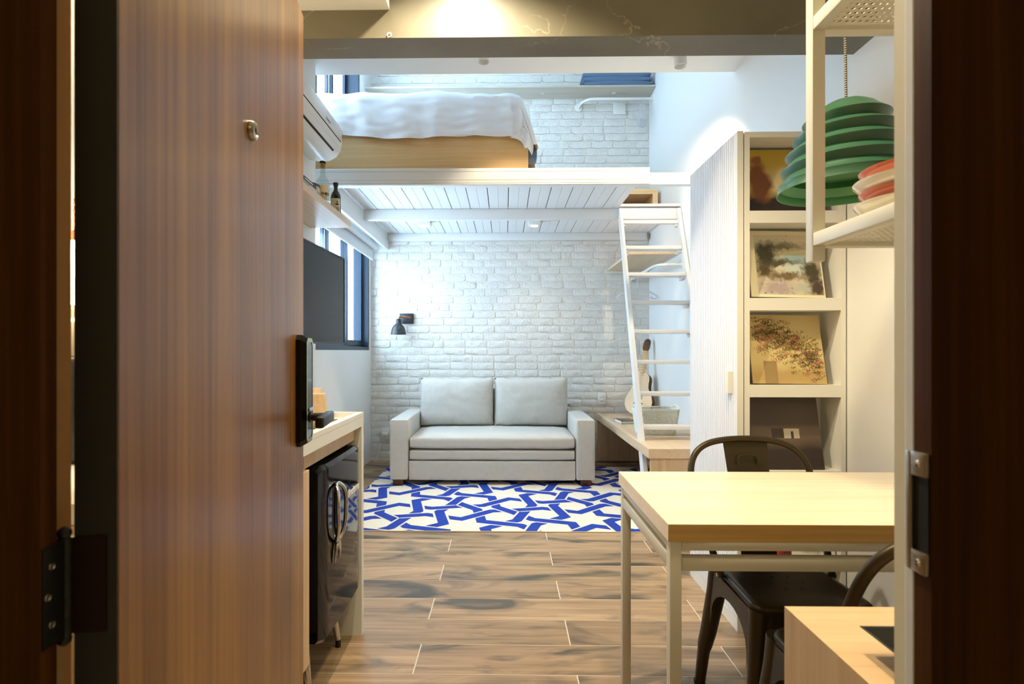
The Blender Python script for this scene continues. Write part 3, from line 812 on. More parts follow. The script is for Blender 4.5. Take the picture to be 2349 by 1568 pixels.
# rug
def rug():
    X0, X1, Y0, Y1, H = -1.19, 1.30, 3.49, 5.45, 0.008
    mb = MB()
    mb.box(X0, X1, Y0, Y1, 0.001, H, 0.002, 1)
    mb.mi = 1
    e = 0.315
    tiles = []
    a1 = Vector((e * (1 + math.sqrt(3)), 0)); a2 = Vector((a1.x / 2, a1.x * math.sqrt(3) / 2))
    def rpoly(c, n, r, ph): return [Vector((c.x + r * math.cos(ph + 2 * PI * k / n), c.y + r * math.sin(ph + 2 * PI * k / n))) for k in range(n)]
    rs = e / math.sqrt(2)
    for i in range(-6, 7):
        for j in range(-6, 7):
            c = a1 * i + a2 * j
            tiles.append(rpoly(c, 6, e, R(30)))
            for k in range(3):
                an = R(60 * k); d = Vector((math.cos(an), math.sin(an)))
                tiles.append(rpoly(c + d * (e * (math.sqrt(3) / 2 + 0.5)), 4, rs, an + R(45)))
            for k in (0, 1):
                an = R(30 + 60 * k); d = Vector((math.cos(an), math.sin(an)))
                tiles.append(rpoly(c + d * (a1.x / math.sqrt(3)), 3, e / math.sqrt(3), an + PI))
    cen = Vector((0.0, 4.4)); rot = Matrix.Rotation(R(11), 2)
    W2 = 0.036; GAP = 0.016; TH = R(62)
    def clip(poly):
        for ax, lim, sg in ((0, X0 + 0.001, 1), (0, X1 - 0.001, -1), (1, Y0 + 0.001, 1), (1, Y1 - 0.001, -1)):
            out = []
            for p, q in zip(poly, poly[1:] + poly[:1]):
                ip, iq = (p[ax] - lim) * sg >= 0, (q[ax] - lim) * sg >= 0
                if ip: out.append(p)
                if ip != iq:
                    t = (lim - p[ax]) / (q[ax] - p[ax]); out.append(p + (q - p) * t)
            poly = out
            if len(poly) < 3: return None
        return poly
    for T in tiles:
        n = len(T)
        T = [rot @ p + cen for p in T]
        cc = sum(T, Vector((0, 0))) / n
        if not (X0 - 0.6 < cc.x < X1 + 0.6 and Y0 - 0.6 < cc.y < Y1 + 0.6): continue
        mids = [(T[k] + T[(k + 1) % n]) / 2 for k in range(n)]
        for k in range(n):
            ed = (T[(k + 1) % n] - T[k]).normalized()
            ed2 = (T[(k + 2) % n] - T[(k + 1) % n]).normalized()
            d1 = Matrix.Rotation(TH, 2) @ ed
            d2 = Matrix.Rotation(-TH, 2) @ (-ed2)
            P, Q = mids[k], mids[(k + 1) % n]
            den = d1.x * d2.y - d1.y * d2.x
            if abs(den) < 1e-6: continue
            t = ((Q - P).x * d2.y - (Q - P).y * d2.x) / den
            if t < 0.01: continue
            B = P + d1 * t
            Q2 = Q + d2 * ((W2 + GAP) / math.sin(2 * TH))       # passes under at its far end
            if (Q2 - B).dot(Q - B) <= 0: continue
            n1 = Vector((-d1.y, d1.x)); dd = (Q - B).normalized(); n2 = Vector((-dd.y, dd.x))
            mit = (n1 + n2); mit = mit / max(0.35, mit.dot(n1))
            cut = (n2.x * ed2.y - n2.y * ed2.x)
            # end cut parallel to the strand that crosses over
            ov = Matrix.Rotation(TH, 2) @ ed2
            def oncut(base, dirv, off):
                o = base + off
                den2 = dirv.x * ov.y - dirv.y * ov.x
                if abs(den2) < 0.2: return o
                s = ((base - o).x * ov.y - (base - o).y * ov.x) / den2
                return o + dirv * s
            poly1 = [P + n1 * W2, P - n1 * W2, B - mit * W2, B + mit * W2]
            poly2 = [B + mit * W2, B - mit * W2, oncut(Q2, dd, -n2 * W2), oncut(Q2, dd, n2 * W2)]
            for po in (poly1, poly2):
                po = clip(po)
                if po: mb.poly([(p.x, p.y, H + 0.0008) for p in po])
    return mb
obj('rug', rug(), [M['rug_cream'], M['rug_blue']], label='cream rug with a woven blue interlace pattern under the sofa', cat='rug', smooth=False)

# sofa
sf = thing('sofa', 'pale linen two-seat sofa bed against the brick wall', 'sofa', (-0.12, 5.1, 0.0))
ST = 0.0095
def soft_box(x0, x1, y0, y1, z0, z1, r, crown=0.0, seed=0, wr=0.003):
    t = bmesh.new(); bmesh.ops.create_cube(t, size=1)
    bmesh.ops.subdivide_edges(t, edges=t.edges[:], cuts=11, use_grid_fill=True)
    cx, cy, cz = (x0 + x1) / 2, (y0 + y1) / 2, (z0 + z1) / 2
    hx_, hy_, hz_ = (x1 - x0) / 2, (y1 - y0) / 2, (z1 - z0) / 2
    for v in t.verts:
        p = v.co * 2
        q = Vector((p.x * hx_, p.y * hy_, p.z * hz_))
        # round the box: move to nearest point on the inset box plus r
        inn = Vector((max(-hx_ + r, min(hx_ - r, q.x)), max(-hy_ + r, min(hy_ - r, q.y)), max(-hz_ + r, min(hz_ - r, q.z))))
        d = q - inn
        if d.length > 1e-6: q = inn + d.normalized() * r
        if p.z > 0.99: q.z += crown * (1 - p.x ** 4) * (1 - p.y ** 2)
        q += Vector((0.4, 1, 1)) * wr * noise.noise((q.x * 6 + seed, q.y * 6, q.z * 9))
        v.co = q + Vector((cx, cy, cz))
    mb = MB(); mb.merge(t); return mb
for a, b in ((-1.015, -0.852), (0.612, 0.780)):
    obj('armrest', soft_box(a, b, 4.655, 5.62, 0.055, 0.582, 0.016, 0.004, 3, 0.0015), M['fabric'], sf, ang=70)
obj('base_panel', soft_box(-0.850, 0.610, 4.675, 5.60, 0.050, 0.221, 0.010, 0, 5, 0.001), M['fabric'], sf, ang=70)
obj('pull_out_mattress', soft_box(-0.848, 0.608, 4.672, 5.45, 0.223, 0.318, 0.024, 0, 8), M['fabric'], sf, ang=70)
obj('seat_cushion', soft_box(-0.848, 0.608, 4.662, 5.45, 0.320, 0.432, 0.034, 0.016, 11), M['fabric'], sf, ang=70)
obj('backrest', soft_box(-0.850, 0.610, 5.44, 5.62, 0.222, 0.80, 0.03, 0, 12), M['fabric'], sf, ang=70)
def pillow(cx, w_, seed):
    mb = MB(); bm = mb.bm
    nu, nv = 30, 22; h_ = 0.47; t_ = 0.115
    def pt(i, j, side):
        u, v = -1 + 2 * i / nu, -1 + 2 * j / nv
        prof = max(0.0, (1 - abs(u) ** 3.2) * (1 - abs(v) ** 3.2)) ** 0.42
        ex = 1 - 0.018 * (1 - v * v) * (abs(u) ** 6); ez = 1 - 0.022 * (1 - u * u) * (abs(v) ** 6)
        x = u * w_ / 2 * ex; z = v * h_ / 2 * ez
        edge = max(abs(u), abs(v))
        wr = 0.010 * noise.noise((u * 2.5 + seed, v * 2.5, side * 3)) * prof
        wr += 0.008 * max(0, edge - 0.55) * math.sin(26 * (u if abs(v) > abs(u) else v) + seed) * (1 - edge) * 6
        yv = -side * (t_ * prof + wr)
        x += 0.004 * noise.noise((u * 5, v * 5, seed)); z += 0.006 * noise.noise((u * 4 + 9, seed, 1)) * abs(v)
        yv += 0.10 * (z / h_ + 0.5)                    # leans back
        return (cx + x, 5.335 + yv, 0.672 + z)
    for side in (1, -1):
        g_ = [[bm.verts.new(pt(i, j, side)) for i in range(nu + 1)] for j in range(nv + 1)]
        for j in range(nv):
            for i in range(nu):
                bm.faces.new((g_[j][i], g_[j][i + 1], g_[j + 1][i + 1], g_[j + 1][i]))
    bmesh.ops.remove_doubles(bm, verts=bm.verts[:], dist=0.0006)
    return mb
for cx, sd in ((-0.492, 1.3), (0.256, 7.7)):
    co = obj('back_cushion', pillow(cx, 0.742, sd), M['fabric'], sf, ang=80)
for lx in (-0.985, 0.655):
    for ly in (4.66, 5.52):
        obj('leg', MB().box(lx, lx + 0.09, ly, ly + 0.07, ST, 0.056, 0.003), M['darkwood'], sf)

# outlets on the brick wall
o1 = thing('wall_outlet', 'white switch and socket plate above the desk on the brick wall', 'outlet', (1.03, 5.76, 0.60))
obj('plate', MB().box(0.988, 1.072, 5.752, 5.766, 0.612, 0.737, 0.003), M['plastic'], o1)
obj('rocker', MB().box(1.006, 1.054, 5.748, 5.753, 0.680, 0.722, 0.002), M['plastic'], o1)
so1 = obj('socket', MB().box(1.008, 1.052, 5.749, 5.753, 0.630, 0.668, 0.002), M['plastic'], o1)
obj('pin_holes', MB().lathe([(0, 0), (0.0035, 0)], (1.020, 5.7485, 0.648), 10, MF).lathe([(0, 0), (0.0035, 0)], (1.030, 5.7485, 0.641), 10, MF).lathe([(0, 0), (0.0035, 0)], (1.040, 5.7485, 0.648), 10, MF), M['gun_dark'], so1)
o2 = thing('wall_outlet', 'white socket plate half hidden beside the sofa arm, with a plug in it', 'outlet', (-1.29, 5.76, 0.24))
obj('plate', MB().box(-1.336, -1.252, 5.752, 5.766, 0.232, 0.357, 0.003), M['plastic'], o2)
pc = thing('plug', 'white plug and cord in the socket beside the sofa arm', 'plug', (-1.30, 5.74, 0.28))
obj('plug_body', MB().box(-1.332, -1.272, 5.700, 5.752, 0.278, 0.308, 0.006, 3), M['plastic'], pc)
obj('cord', MB().tube([(-1.322, 5.718, 0.280), (-1.33, 5.71, 0.24), (-1.345, 5.715, 0.16), (-1.36, 5.72, 0.08), (-1.375, 5.72, 0.012), (-1.40, 5.70, 0.006)], 0.004, 8), M['plastic'], pc)

# wall lamp
wlp = thing('wall_lamp', 'black bell wall lamp with copper arm on the brick wall', 'lamp', (-1.07, 5.7, 1.35))
obj('wall_plate', MB().box(-1.142, -0.992, 5.745, 5.766, 1.474, 1.586, 0.002), M['blackmetal'], wlp)
obj('arm', MB().tube([(-1.018, 5.742, 1.535), (-1.02, 5.70, 1.537), (-1.05, 5.665, 1.540), (-1.10, 5.650, 1.545), (-1.128, 5.645, 1.540), (-1.133, 5.643, 1.515)], [0.008, 0.008, 0.0085, 0.009, 0.0085, 0.008], 12), M['copper'], wlp)
obj('shade', MB().lathe([(0.020, 1.522), (0.024, 1.520), (0.026, 1.500), (0.026, 1.474), (0.030, 1.468), (0.048, 1.452), (0.064, 1.430), (0.074, 1.402), (0.077, 1.378), (0.080, 1.368), (0.082, 1.356), (0.079, 1.356), (0.074, 1.376), (0.070, 1.402), (0.060, 1.428), (0.044, 1.448), (0.0, 1.460)], (-1.134, 5.642, 0), 40), M['blackmetal'], wlp)

# desk
dk = thing('desk', 'low pale wood desk running along the wall behind the ladder', 'desk', (1.25, 4.7, 0.009))
obj('desk_top', MB().box(0.968, 1.537, 3.642, 5.748, 0.452, 0.519, 0.0015, 1), M['oak_y'], dk)
obj('front_panel', MB().box(0.985, 1.537, 3.655, 3.675, 0.0095, 0.452), M['oak_z'], dk, smooth=False)
obj('back_panel', MB().box(0.975, 1.537, 5.715, 5.747, 0.0095, 0.452), M['oak_z'], dk, smooth=False)

bk = thing('book', 'dark covered book lying on the desk beside the basket', 'book', (1.11, 5.0, 0.519))
bkM = Matrix.Translation((1.105, 4.97, 0.519)) @ Matrix.Rotation(R(6), 4, 'Z')
obj('pages', MB().box(-0.068, 0.066, -0.094, 0.094, 0.003, 0.026).xf(bkM), M['paper'], bk, smooth=False)
obj('book_cover', MB().box(-0.07, 0.07, -0.098, 0.098, 0.0, 0.003).box(-0.07, 0.07, -0.098, 0.098, 0.026, 0.029).box(0.066, 0.07, -0.098, 0.098, 0.003, 0.026).xf(bkM), plain('dark_photo_cover', (62, 66, 70), 0.3, var=0.4, vscale=14), bk, smooth=False)

# basket
bs_ = thing('basket', 'cream knitted plastic basket on the desk behind the ladder', 'basket', (1.2, 4.33, 0.52))
def rrect(hw, hd, r, n=6):
    out = []
    for cx, cy, a0 in ((hw - r, hd - r, 0), (-hw + r, hd - r, 90), (-hw + r, -hd + r, 180), (hw - r, -hd + r, 270)):
        for k in range(n + 1):
            a = R(a0 + 90 * k / n); out.append((cx + r * math.cos(a), cy + r * math.sin(a)))
    return out
def resample(pts, n):
    P_ = [Vector(p) for p in pts]; P_.append(P_[0]); L_ = [0]
    for a, b in zip(P_, P_[1:]): L_.append(L_[-1] + (b - a).length)
    out = []
    for k in range(n):
        s = L_[-1] * k / n
        for i in range(len(P_) - 1):
            if L_[i + 1] >= s:
                f = (s - L_[i]) / max(1e-9, L_[i + 1] - L_[i]); out.append(P_[i].lerp(P_[i + 1], f)); break
    return out
bcx, bcy = 1.205, 4.335
NB, NR = 80, 14
rings = []
for j in range(NR + 1):
    f = j / NR
    z = 0.527 + 0.191 * f
    pr = resample(rrect(0.142 + 0.024 * f, 0.105 + 0.018 * f, 0.05), NB)
    rings.append([(bcx + p.x, bcy + p.y, z) for p in pr])
bb = MB().loft(rings, cap=False)
me = bb.mesh('weave', True)
wv = obj('weave', me, M['basket'], bs_)
md = wv.modifiers.new('lattice', 'WIREFRAME'); md.thickness = 0.0105; md.use_even_offset = False; md.use_boundary = True
obj('basket_bottom', MB().prism([(bcx + p[0], bcy + p[1]) for p in rrect(0.142, 0.105, 0.05)], 'z', 0.5195, 0.525), M['basket'], bs_)
rimp = [(bcx + p.x, bcy + p.y, 0.719 + 0.022 * max(0, 1 - (abs(p.y) / 0.09) ** 2) * (1 if abs(p.x) > 0.14 else 0)) for p in resample(rrect(0.168, 0.125, 0.05), 60)]
obj('rim', MB().tube(rimp, 0.006, 8, closed=True), M['basket'], bs_)

# guitar, leaning into the corner
gt = thing('guitar', 'small acoustic guitar with pale top and dark sides leaning in the corner', 'guitar', (1.33, 5.45, 0.52))
gz = Vector((0.150, 0.16, 0.785)).normalized()
gn = Vector((-0.60, -0.80, 0.0)); gn = (gn - gz * gn.dot(gz)).normalized()
gx = gz.cross(gn) * -1
GM = Matrix(((gx.x, gn.x, gz.x, 1.315), (gx.y, gn.y, gz.y, 5.40), (gx.z, gn.z, gz.z, 0.536), (0, 0, 0, 1)))
GM = Matrix.Translation((0, 0, 0.008)) @ GM
# local: x across, y outward (front), z along
hw = [(0.0, 0.03), (0.012, 0.075), (0.04, 0.115), (0.09, 0.142), (0.14, 0.145), (0.19, 0.130), (0.24, 0.102), (0.28, 0.086), (0.32, 0.083), (0.36, 0.085), (0.395, 0.078), (0.42, 0.060), (0.435, 0.030)]
outl = [(a, s) for s, a in hw] + [(-a, s) for s, a in hw[::-1]]
obj('soundboard', MB().prism([(a * 0.995, s) for a, s in outl], 'y', 0.0, 0.004).xf(GM), M['guitar_top'], gt)
body = MB().prism(outl, 'y', -0.075, 0.0).xf(GM)
obj('body', body, M['guitar_side'], gt)
obj('neck', MB().box(-0.021, 0.021, -0.014, 0.008, 0.40, 0.665, 0.004).xf(GM), M['maple'], gt)
fr_ = MB()
for k in range(9): fr_.box(-0.021, 0.021, 0.008, 0.0095, 0.645 - 0.027 * k, 0.647 - 0.027 * k)
obj('frets', fr_.xf(GM), M['ink'], gt, kind='stuff')
head = [(-0.022, 0.665), (0.022, 0.665), (0.034, 0.69), (0.036, 0.74), (0.030, 0.785), (0.012, 0.800), (-0.012, 0.800), (-0.030, 0.785), (-0.036, 0.74), (-0.034, 0.69)]
HM = GM @ Matrix.Translation((0, 0, 0.665)) @ Matrix.Rotation(R(12), 4, 'X') @ Matrix.Translation((0, 0, -0.665))
hob = obj('headstock', MB().prism(head, 'y', -0.012, 0.004).xf(HM), M['guitar_side'], gt)
for s in (-1, 1):
    for k in range(2):
        obj('tuning_peg', MB().box(s * 0.036 - 0.008, s * 0.036 + 0.012 * s + 0.004, -0.018, -0.006, 0.705 + 0.045 * k, 0.722 + 0.045 * k, 0.003).xf(HM), M['maple'], hob)
obj('bridge', MB().box(-0.045, 0.045, 0.004, 0.014, 0.108, 0.120, 0.003).xf(GM), M['guitar_side'], gt)
st_ = MB()
for k in range(4): st_.tube([(-0.012 + 0.008 * k, 0.012, 0.115), (-0.012 + 0.008 * k, 0.012, 0.665)], 0.0006, 4)
obj('strings', st_.xf(GM), M['steel'], gt)

# ladder
ld = thing('ladder', 'white wooden ladder leaning to the loft hatch', 'ladder', (1.27, 4.2, 0.0))
L0, L1 = Vector((0, 3.745, 0.010)), Vector((0, 4.728, 2.436))
ldir = (L1 - L0).normalized()
lback = Vector((0, ldir.z, -ldir.y))        # away from camera side, down
for x in (0.993, 1.505):
    mb = MB()
    f0, f1 = L0, L1
    dep = 0.105
    # rail cut level at the floor and plumb at the loft
    p = [(f0.y, f0.z), (f0.y + dep / ldir.z, f0.z), (4.732, f1.z - 0.10), (4.732, f1.z), (f1.y - 0.01, f1.z)]
    mb.prism(p, 'x', x, x + 0.030)
    obj('rail', mb, M['loft_white'], ld, smooth=False)
for k in range(10):
    z = 0.140 + 0.2425 * k
    yf = L0.y + (z - L0.z) / (L1.z - L0.z) * (L1.y - L0.y)
    yb = min(yf + 0.112, 4.73)
    obj('tread', MB().box(1.024, 1.504, yf + 0.002, yb, z - 0.030, z, 0.003), M['loft_white'], ld)
    for x in (1.0235, 1.4805):
        bl_ = MB(); bl_.prism([(yf + 0.018, z - 0.0305), (yb, z - 0.0305), (yb, z - 0.060), (yf + 0.045, z - 0.060), (yf + 0.018, z - 0.048)], 'x', x, x + 0.024)
        obj('tread_block', bl_, M['loft_white'], ld, smooth=False)

# ------------------------------------------------------------------ left wall: shelf, bottles, air conditioner, TV
ws = MB().box(-1.249, -0.989, 2.15, 3.41, 1.968, 2.008, 0.001, 1)
obj('bottle_shelf', ws, M['oak_y'], label='pale wood shelf carrying the bottles', cat='shelf')
SZ = 2.0085
b1 = thing('gin_bottle', 'clear glass bottle with cork stopper and cream label on the wood shelf', 'bottle', (-1.030, 3.0, SZ))
cxy = (-1.030, 3.0, SZ)
obj('glass_body', MB().lathe([(0, 0), (0.036, 0.0), (0.038, 0.004), (0.038, 0.108), (0.034, 0.126), (0.022, 0.146), (0.0165, 0.160), (0.0145, 0.185), (0.0145, 0.200), (0.0175, 0.202), (0.0175, 0.224), (0.0135, 0.224), (0.0125, 0.205), (0.012, 0.18), (0.014, 0.158), (0.031, 0.124), (0.035, 0.108), (0.035, 0.008), (0, 0.006)], cxy, 28), M['bottle_glass'], b1)
obj('cork', MB().lathe([(0, 0.203), (0.0115, 0.203), (0.0125, 0.226), (0, 0.226)], cxy, 20), M['cork'], b1)
obj('stopper_cap', MB().lathe([(0, 0.226), (0.0175, 0.226), (0.0178, 0.236), (0.015, 0.239), (0, 0.239)], cxy, 24), M['black_satin'], b1)
def arc_label(c, r, a0, a1, z0, z1):
    mb = MB(); n = 14
    g_ = [[mb.bm.verts.new((c[0] + r * math.cos(a0 + (a1 - a0) * i / n), c[1] + r * math.sin(a0 + (a1 - a0) * i / n), c[2] + z)) for i in range(n + 1)] for z in (z0, z1)]
    for i in range(n): mb.bm.faces.new((g_[0][i], g_[0][i + 1], g_[1][i + 1], g_[1][i]))
    return mb
lab1 = obj('label', arc_label(cxy, 0.0386, R(-125), R(-20), 0.012, 0.098), M['label'], b1)
def on_cyl(c, r, ang, z):
    return Vector((c[0] + r * math.cos(ang), c[1] + r * math.sin(ang), c[2] + z)), Vector((-math.sin(ang), math.cos(ang), 0))
for ch, a in zip('SHED', (-78, -60, -43, -27)):
    p, xd = on_cyl(cxy, 0.0388, R(a), 0.048)
    text('lettering', ch, 0.021, p, xd, (0, 0, 1), M['ink'], lab1, bold=0.0006)
for z, a0, mt in ((0.033, -80, 'ink'), (0.026, -76, 'redink'), (0.019, -82, 'ink')):
    obj('print_line', arc_label(cxy, 0.0389, R(a0), R(-34), z, z + 0.002), M[mt], lab1)
b2 = thing('dark_bottle', 'short dark green bottle with a brush-lettered cream label at the shelf end', 'bottle', (-1.030, 3.23, SZ))
cx2 = (-1.030, 3.23, SZ)
obj('glass_body', MB().lathe([(0, 0), (0.029, 0), (0.031, 0.004), (0.031, 0.100), (0.0295, 0.112), (0.022, 0.130), (0.0135, 0.142), (0.0115, 0.152), (0.0115, 0.172), (0, 0.172)], cx2, 28), M['green_glass'], b2)
obj('screw_cap', MB().lathe([(0, 0.166), (0.0135, 0.166), (0.0135, 0.176), (0.0158, 0.180), (0.0158, 0.189), (0.013, 0.191), (0, 0.191)], cx2, 20), M['black_satin'], b2)
lab2 = obj('label', arc_label(cx2, 0.0315, R(-130), R(-20), 0.006, 0.090), M['label'], b2)
def stroke(a0, a1, z0, z1, r=0.0319, c=cx2): return arc_label(c, r, R(a0), R(a1), z0, z1)
ink = MB()
for st in ((-76, -38, 0.052, 0.058), (-68, -46, 0.065, 0.070), (-59.5, -54.5, 0.056, 0.080), (-73, -41, 0.050, 0.053), (-72, -69, 0.030, 0.034), (-77, -73, 0.022, 0.026), (-70, -66, 0.010, 0.016), (-62, -58, 0.010, 0.036), (-56, -34, 0.032, 0.035), (-50, -46, 0.012, 0.040), (-42, -36, 0.022, 0.027), (-54, -38, 0.016, 0.019)):
    t = stroke(*st); t2 = bmesh.new(); t2.from_mesh(t.mesh('t', False)); ink.merge(t2)
obj('brush_characters', ink, M['ink'], lab2)
tn = thing('storage_tin', 'squat cream and blue tin with dark lid behind the books on the wood shelf', 'tin', (-1.075, 2.80, SZ))
ct = (-1.080, 2.925, SZ)
obj('tin_body', MB().lathe([(0, 0), (0.054, 0), (0.056, 0.003), (0.056, 0.075), (0, 0.075)], ct, 32), M['label'], tn)
obj('tin_lid', MB().lathe([(0.0555, 0.070), (0.0575, 0.070), (0.0575, 0.083), (0.054, 0.086), (0, 0.087)], ct, 32), plain('dark_blue_lid', (38, 52, 66), 0.3), tn)
ink = MB(); ri = random.Random(5)
for k in range(22):
    a = -85 + 70 * ri.random(); z = 0.006 + 0.056 * ri.random()
    t = stroke(a, a + ri.uniform(2, 7), z, z + ri.uniform(0.002, 0.007), 0.0564, ct); t2 = bmesh.new(); t2.from_mesh(t.mesh('t', False)); ink.merge(t2)
obj('blue_pattern', ink, M['bluink'], tn, kind='stuff')
z = SZ
for k, (th, c, lab, y1) in enumerate(((0.020, (150, 152, 156), 'grey book at the bottom of the stack on the bottle shelf', 2.86), (0.020, (36, 37, 40), 'black book in the middle of the stack on the bottle shelf', 2.80), (0.018, (214, 190, 170), 'cream book with red spine lettering on top of the stack on the bottle shelf', 2.60))):
    bb_ = thing('book', lab, 'book', (-1.06, y1 - 0.15, z), group='books on the bottle shelf')
    m_ = plain('book_cover_%d' % k, c, 0.5)
    obj('book_cover', MB().box(-1.12, -0.997, y1 - 0.30, y1, z, z + 0.003).box(-1.12, -0.997, y1 - 0.30, y1, z + th - 0.003, z + th).box(-0.999, -0.996, y1 - 0.30, y1, z, z + th), m_, bb_, smooth=False)
    obj('pages', MB().box(-1.117, -1.0, y1 - 0.296, y1 - 0.004, z + 0.003, z + th - 0.003), M['paper'], bb_, smooth=False)
    sp_ = MB(); sp_.box(-0.9958, -0.9953, y1 - 0.16, y1 - 0.05, z + th * 0.35, z + th * 0.65)
    obj('spine_print', sp_, M['redink'] if k == 2 else M['paper'], bb_, smooth=False)
    z += th + 0.0005

ac = thing('air_conditioner', 'white split air conditioner high on the near side wall', 'air conditioner', (-1.14, 2.95, 2.385))
Y0, Y1 = 2.52, 3.41
pf = [(-1.25, 2.40), (-1.25, 2.655), (-1.20, 2.668), (-1.12, 2.660), (-1.055, 2.61), (-1.040, 2.58), (-1.038, 2.50), (-1.046, 2.455), (-1.075, 2.415), (-1.12, 2.392), (-1.18, 2.386)]
bd_ = MB()
rg = []
def sc_prof(s, yv): return [(-1.25 + (p[0] + 1.25) * s, yv, 2.53 + (p[1] - 2.53) * (0.5 + 0.5 * s)) for p in pf]
for s, yv in ((0.90, Y0), (0.97, Y0 + 0.008), (1.0, Y0 + 0.03), (1.0, Y1 - 0.03), (0.97, Y1 - 0.008), (0.90, Y1)): rg.append(sc_prof(s, yv))
bd_.loft(rg)
aco = obj('casing', bd_, plain('ac_plastic', (226, 226, 222), 0.25), ac, ang=50)
obj('air_slot', MB().box(-1.044, -1.0366, Y0 + 0.05, Y1 - 0.055, 2.493, 2.4985), M['gap'], ac, smooth=False)
obj('louver', MB().prism([(-1.037, 2.489), (-1.0355, 2.489), (-1.048, 2.450), (-1.062, 2.428), (-1.064, 2.430), (-1.050, 2.452)], 'y', Y0 + 0.05, Y1 - 0.055), plain('ac_louver', (224, 226, 230), 0.3), ac)
obj('air_slot', MB().prism([(-1.066, 2.428), (-1.063, 2.4245), (-1.072, 2.4165), (-1.075, 2.420)], 'y', Y0 + 0.05, Y1 - 0.11), M['gap'], ac, smooth=False)
text('logo', 'Komeco', 0.022, (-1.0375, 3.12, 2.532), (0, 1, 0), (-0.02, 0, 1), M['grey'], ac, shear=0.2)

tv = thing('television', 'black flat television on the near side wall in front of the window', 'television', (-1.0465, 2.885, 1.213))
TM = Matrix.Translation((-1.020, 3.36, 0)) @ Matrix.Rotation(math.atan2(3.36 - 2.41, 0.046), 4, 'Z')
# local x runs from the far edge (0) back towards the camera (negative), y<0 = out of the wall side
obj('screen', MB().box(-0.951 + 0.008, -0.008, -0.0035, 0.0, 1.232, 1.756).xf(TM), M['screen'], tv, smooth=False)
obj('bezel', MB().box(-0.955, 0.0, 0.0, 0.032, 1.222, 1.764, 0.003).box(-0.955, 0.0, -0.006, 0.0, 1.755, 1.764).box(-0.955, 0.0, -0.006, 0.0, 1.222, 1.233).box(-0.008, 0.0, -0.006, 0.0, 1.233, 1.755).box(-0.955, -0.947, -0.006, 0.0, 1.233, 1.755).xf(TM), M['black_satin'], tv, smooth=False)
obj('wall_bracket', MB().box(-0.60, -0.38, 0.030, 0.175, 1.40, 1.58).xf(TM), M['blackmetal'], tv, smooth=False)

# ------------------------------------------------------------------ kitchen counter and fridge
kc = thing('worktop', 'white kitchen worktop with raised lip and end panel', 'worktop', (-0.92, 1.6, 0.0))
CX = -0.598
kt = MB()
kt.box(-1.249, CX, 0.95, 2.245, 0.868, 0.905)
kt.box(CX - 0.028, CX, 0.95, 2.245, 0.905, 0.925, 0.002)
kt.box(-1.249, CX - 0.028, 2.215, 2.245, 0.905, 0.925)
obj('top_slab', kt, M['lacquer'], kc, smooth=False)
obj('end_panel', MB().box(-1.249, CX, 2.213, 2.245, 0.0, 0.868), M['lacquer'], kc, smooth=False)
obj('apron', MB().box(CX - 0.05, CX - 0.030, 1.655, 2.213, 0.812, 0.868), M['oak_z'], kc, smooth=False)
kb = thing('kitchen_cabinet', 'pale wood base cabinet beside the black fridge', 'cabinet', (-0.92, 1.3, 0.0))
obj('carcass', MB().box(-1.245, CX - 0.03, 0.95, 1.645, 0.215, 0.866), M['oak_z'], kb, smooth=False)
obj('cabinet_door', MB().box(CX - 0.028, CX - 0.008, 0.96, 1.643, 0.215, 0.815, 0.001), M['oak_z'], kb, smooth=False)
for lx in (-1.2, -0.66):
    for ly in (1.0, 1.60):
        obj('leg', MB().lathe([(0.018, 0.0), (0.018, 0.012), (0.0125, 0.016), (0.0125, 0.215)], (lx, ly, 0), 16), M['steel'], kb)
ck = thing('cooktop', 'black glass cooktop set on the white worktop', 'cooktop', (-0.9, 1.8, 0.906))
obj('glass_plate', MB().box(-1.16, -0.662, 1.52, 2.10, 0.9055, 0.913, 0.002), M['black_gloss'], ck)
obj('burner_ring', MB().lathe([(0.085, 0.9132), (0.088, 0.9134), (0.090, 0.9132)], (-0.92, 1.70, 0), 32), M['grey'], ck)
t1 = MB(); t1.box(-0.14, 0.14, -0.009, 0.009, 0.0, 0.098, 0.002)
obj('cutting_board', t1.xf(Matrix.Translation((-0.864, 2.165, 0.9095)) @ Matrix.Rotation(R(10), 4, 'X') @ Matrix.Rotation(R(-2), 4, 'Y')), M['oak_y'], label='pale wood board standing on the worktop behind the cooktop, the front one', cat='cutting board')
t1 = MB(); t1.box(-1.05, -0.772, 2.222, 2.243, 0.9255, 1.025, 0.002)
obj('wooden_box', t1, M['oak_y'], label='taller pale wood block at the back corner of the white worktop', cat='wooden block')

fg = thing('fridge', 'black retro mini fridge with chrome loop handle under the worktop', 'fridge', (-0.85, 1.97, 0.0))
obj('cabinet_body', MB().box(-1.15, -0.648, 1.742, 2.198, 0.215, 0.792, 0.012, 3), M['black_satin'], fg)
obj('top_cover', MB().box(-1.15, -0.650, 1.742, 2.198, 0.792, 0.812, 0.006, 2), M['black_satin'], fg)
dpf = []
def fdoor():
    mb = MB(); rg = []
    n = 14
    for i in range(n + 1):
        f = -1 + 2 * i / n
        yv = 1.968 + 0.233 * f
        bul = -0.594 - 0.006 * f * f
        c = 0.012 * (1 if abs(f) == 1 else 0)
        rg.append([(-0.642, yv, 0.214 + c), (bul - 0.010 - c, yv, 0.213 + c), (bul - c, yv, 0.224 + c), (bul - c, yv, 0.786 - c), (bul - 0.012 - c, yv, 0.799 - c), (-0.642, yv, 0.799 - c)])
    return mb.loft(rg)
fdo = obj('fridge_door', fdoor(), M['black_gloss'], fg, ang=30)
pth = []
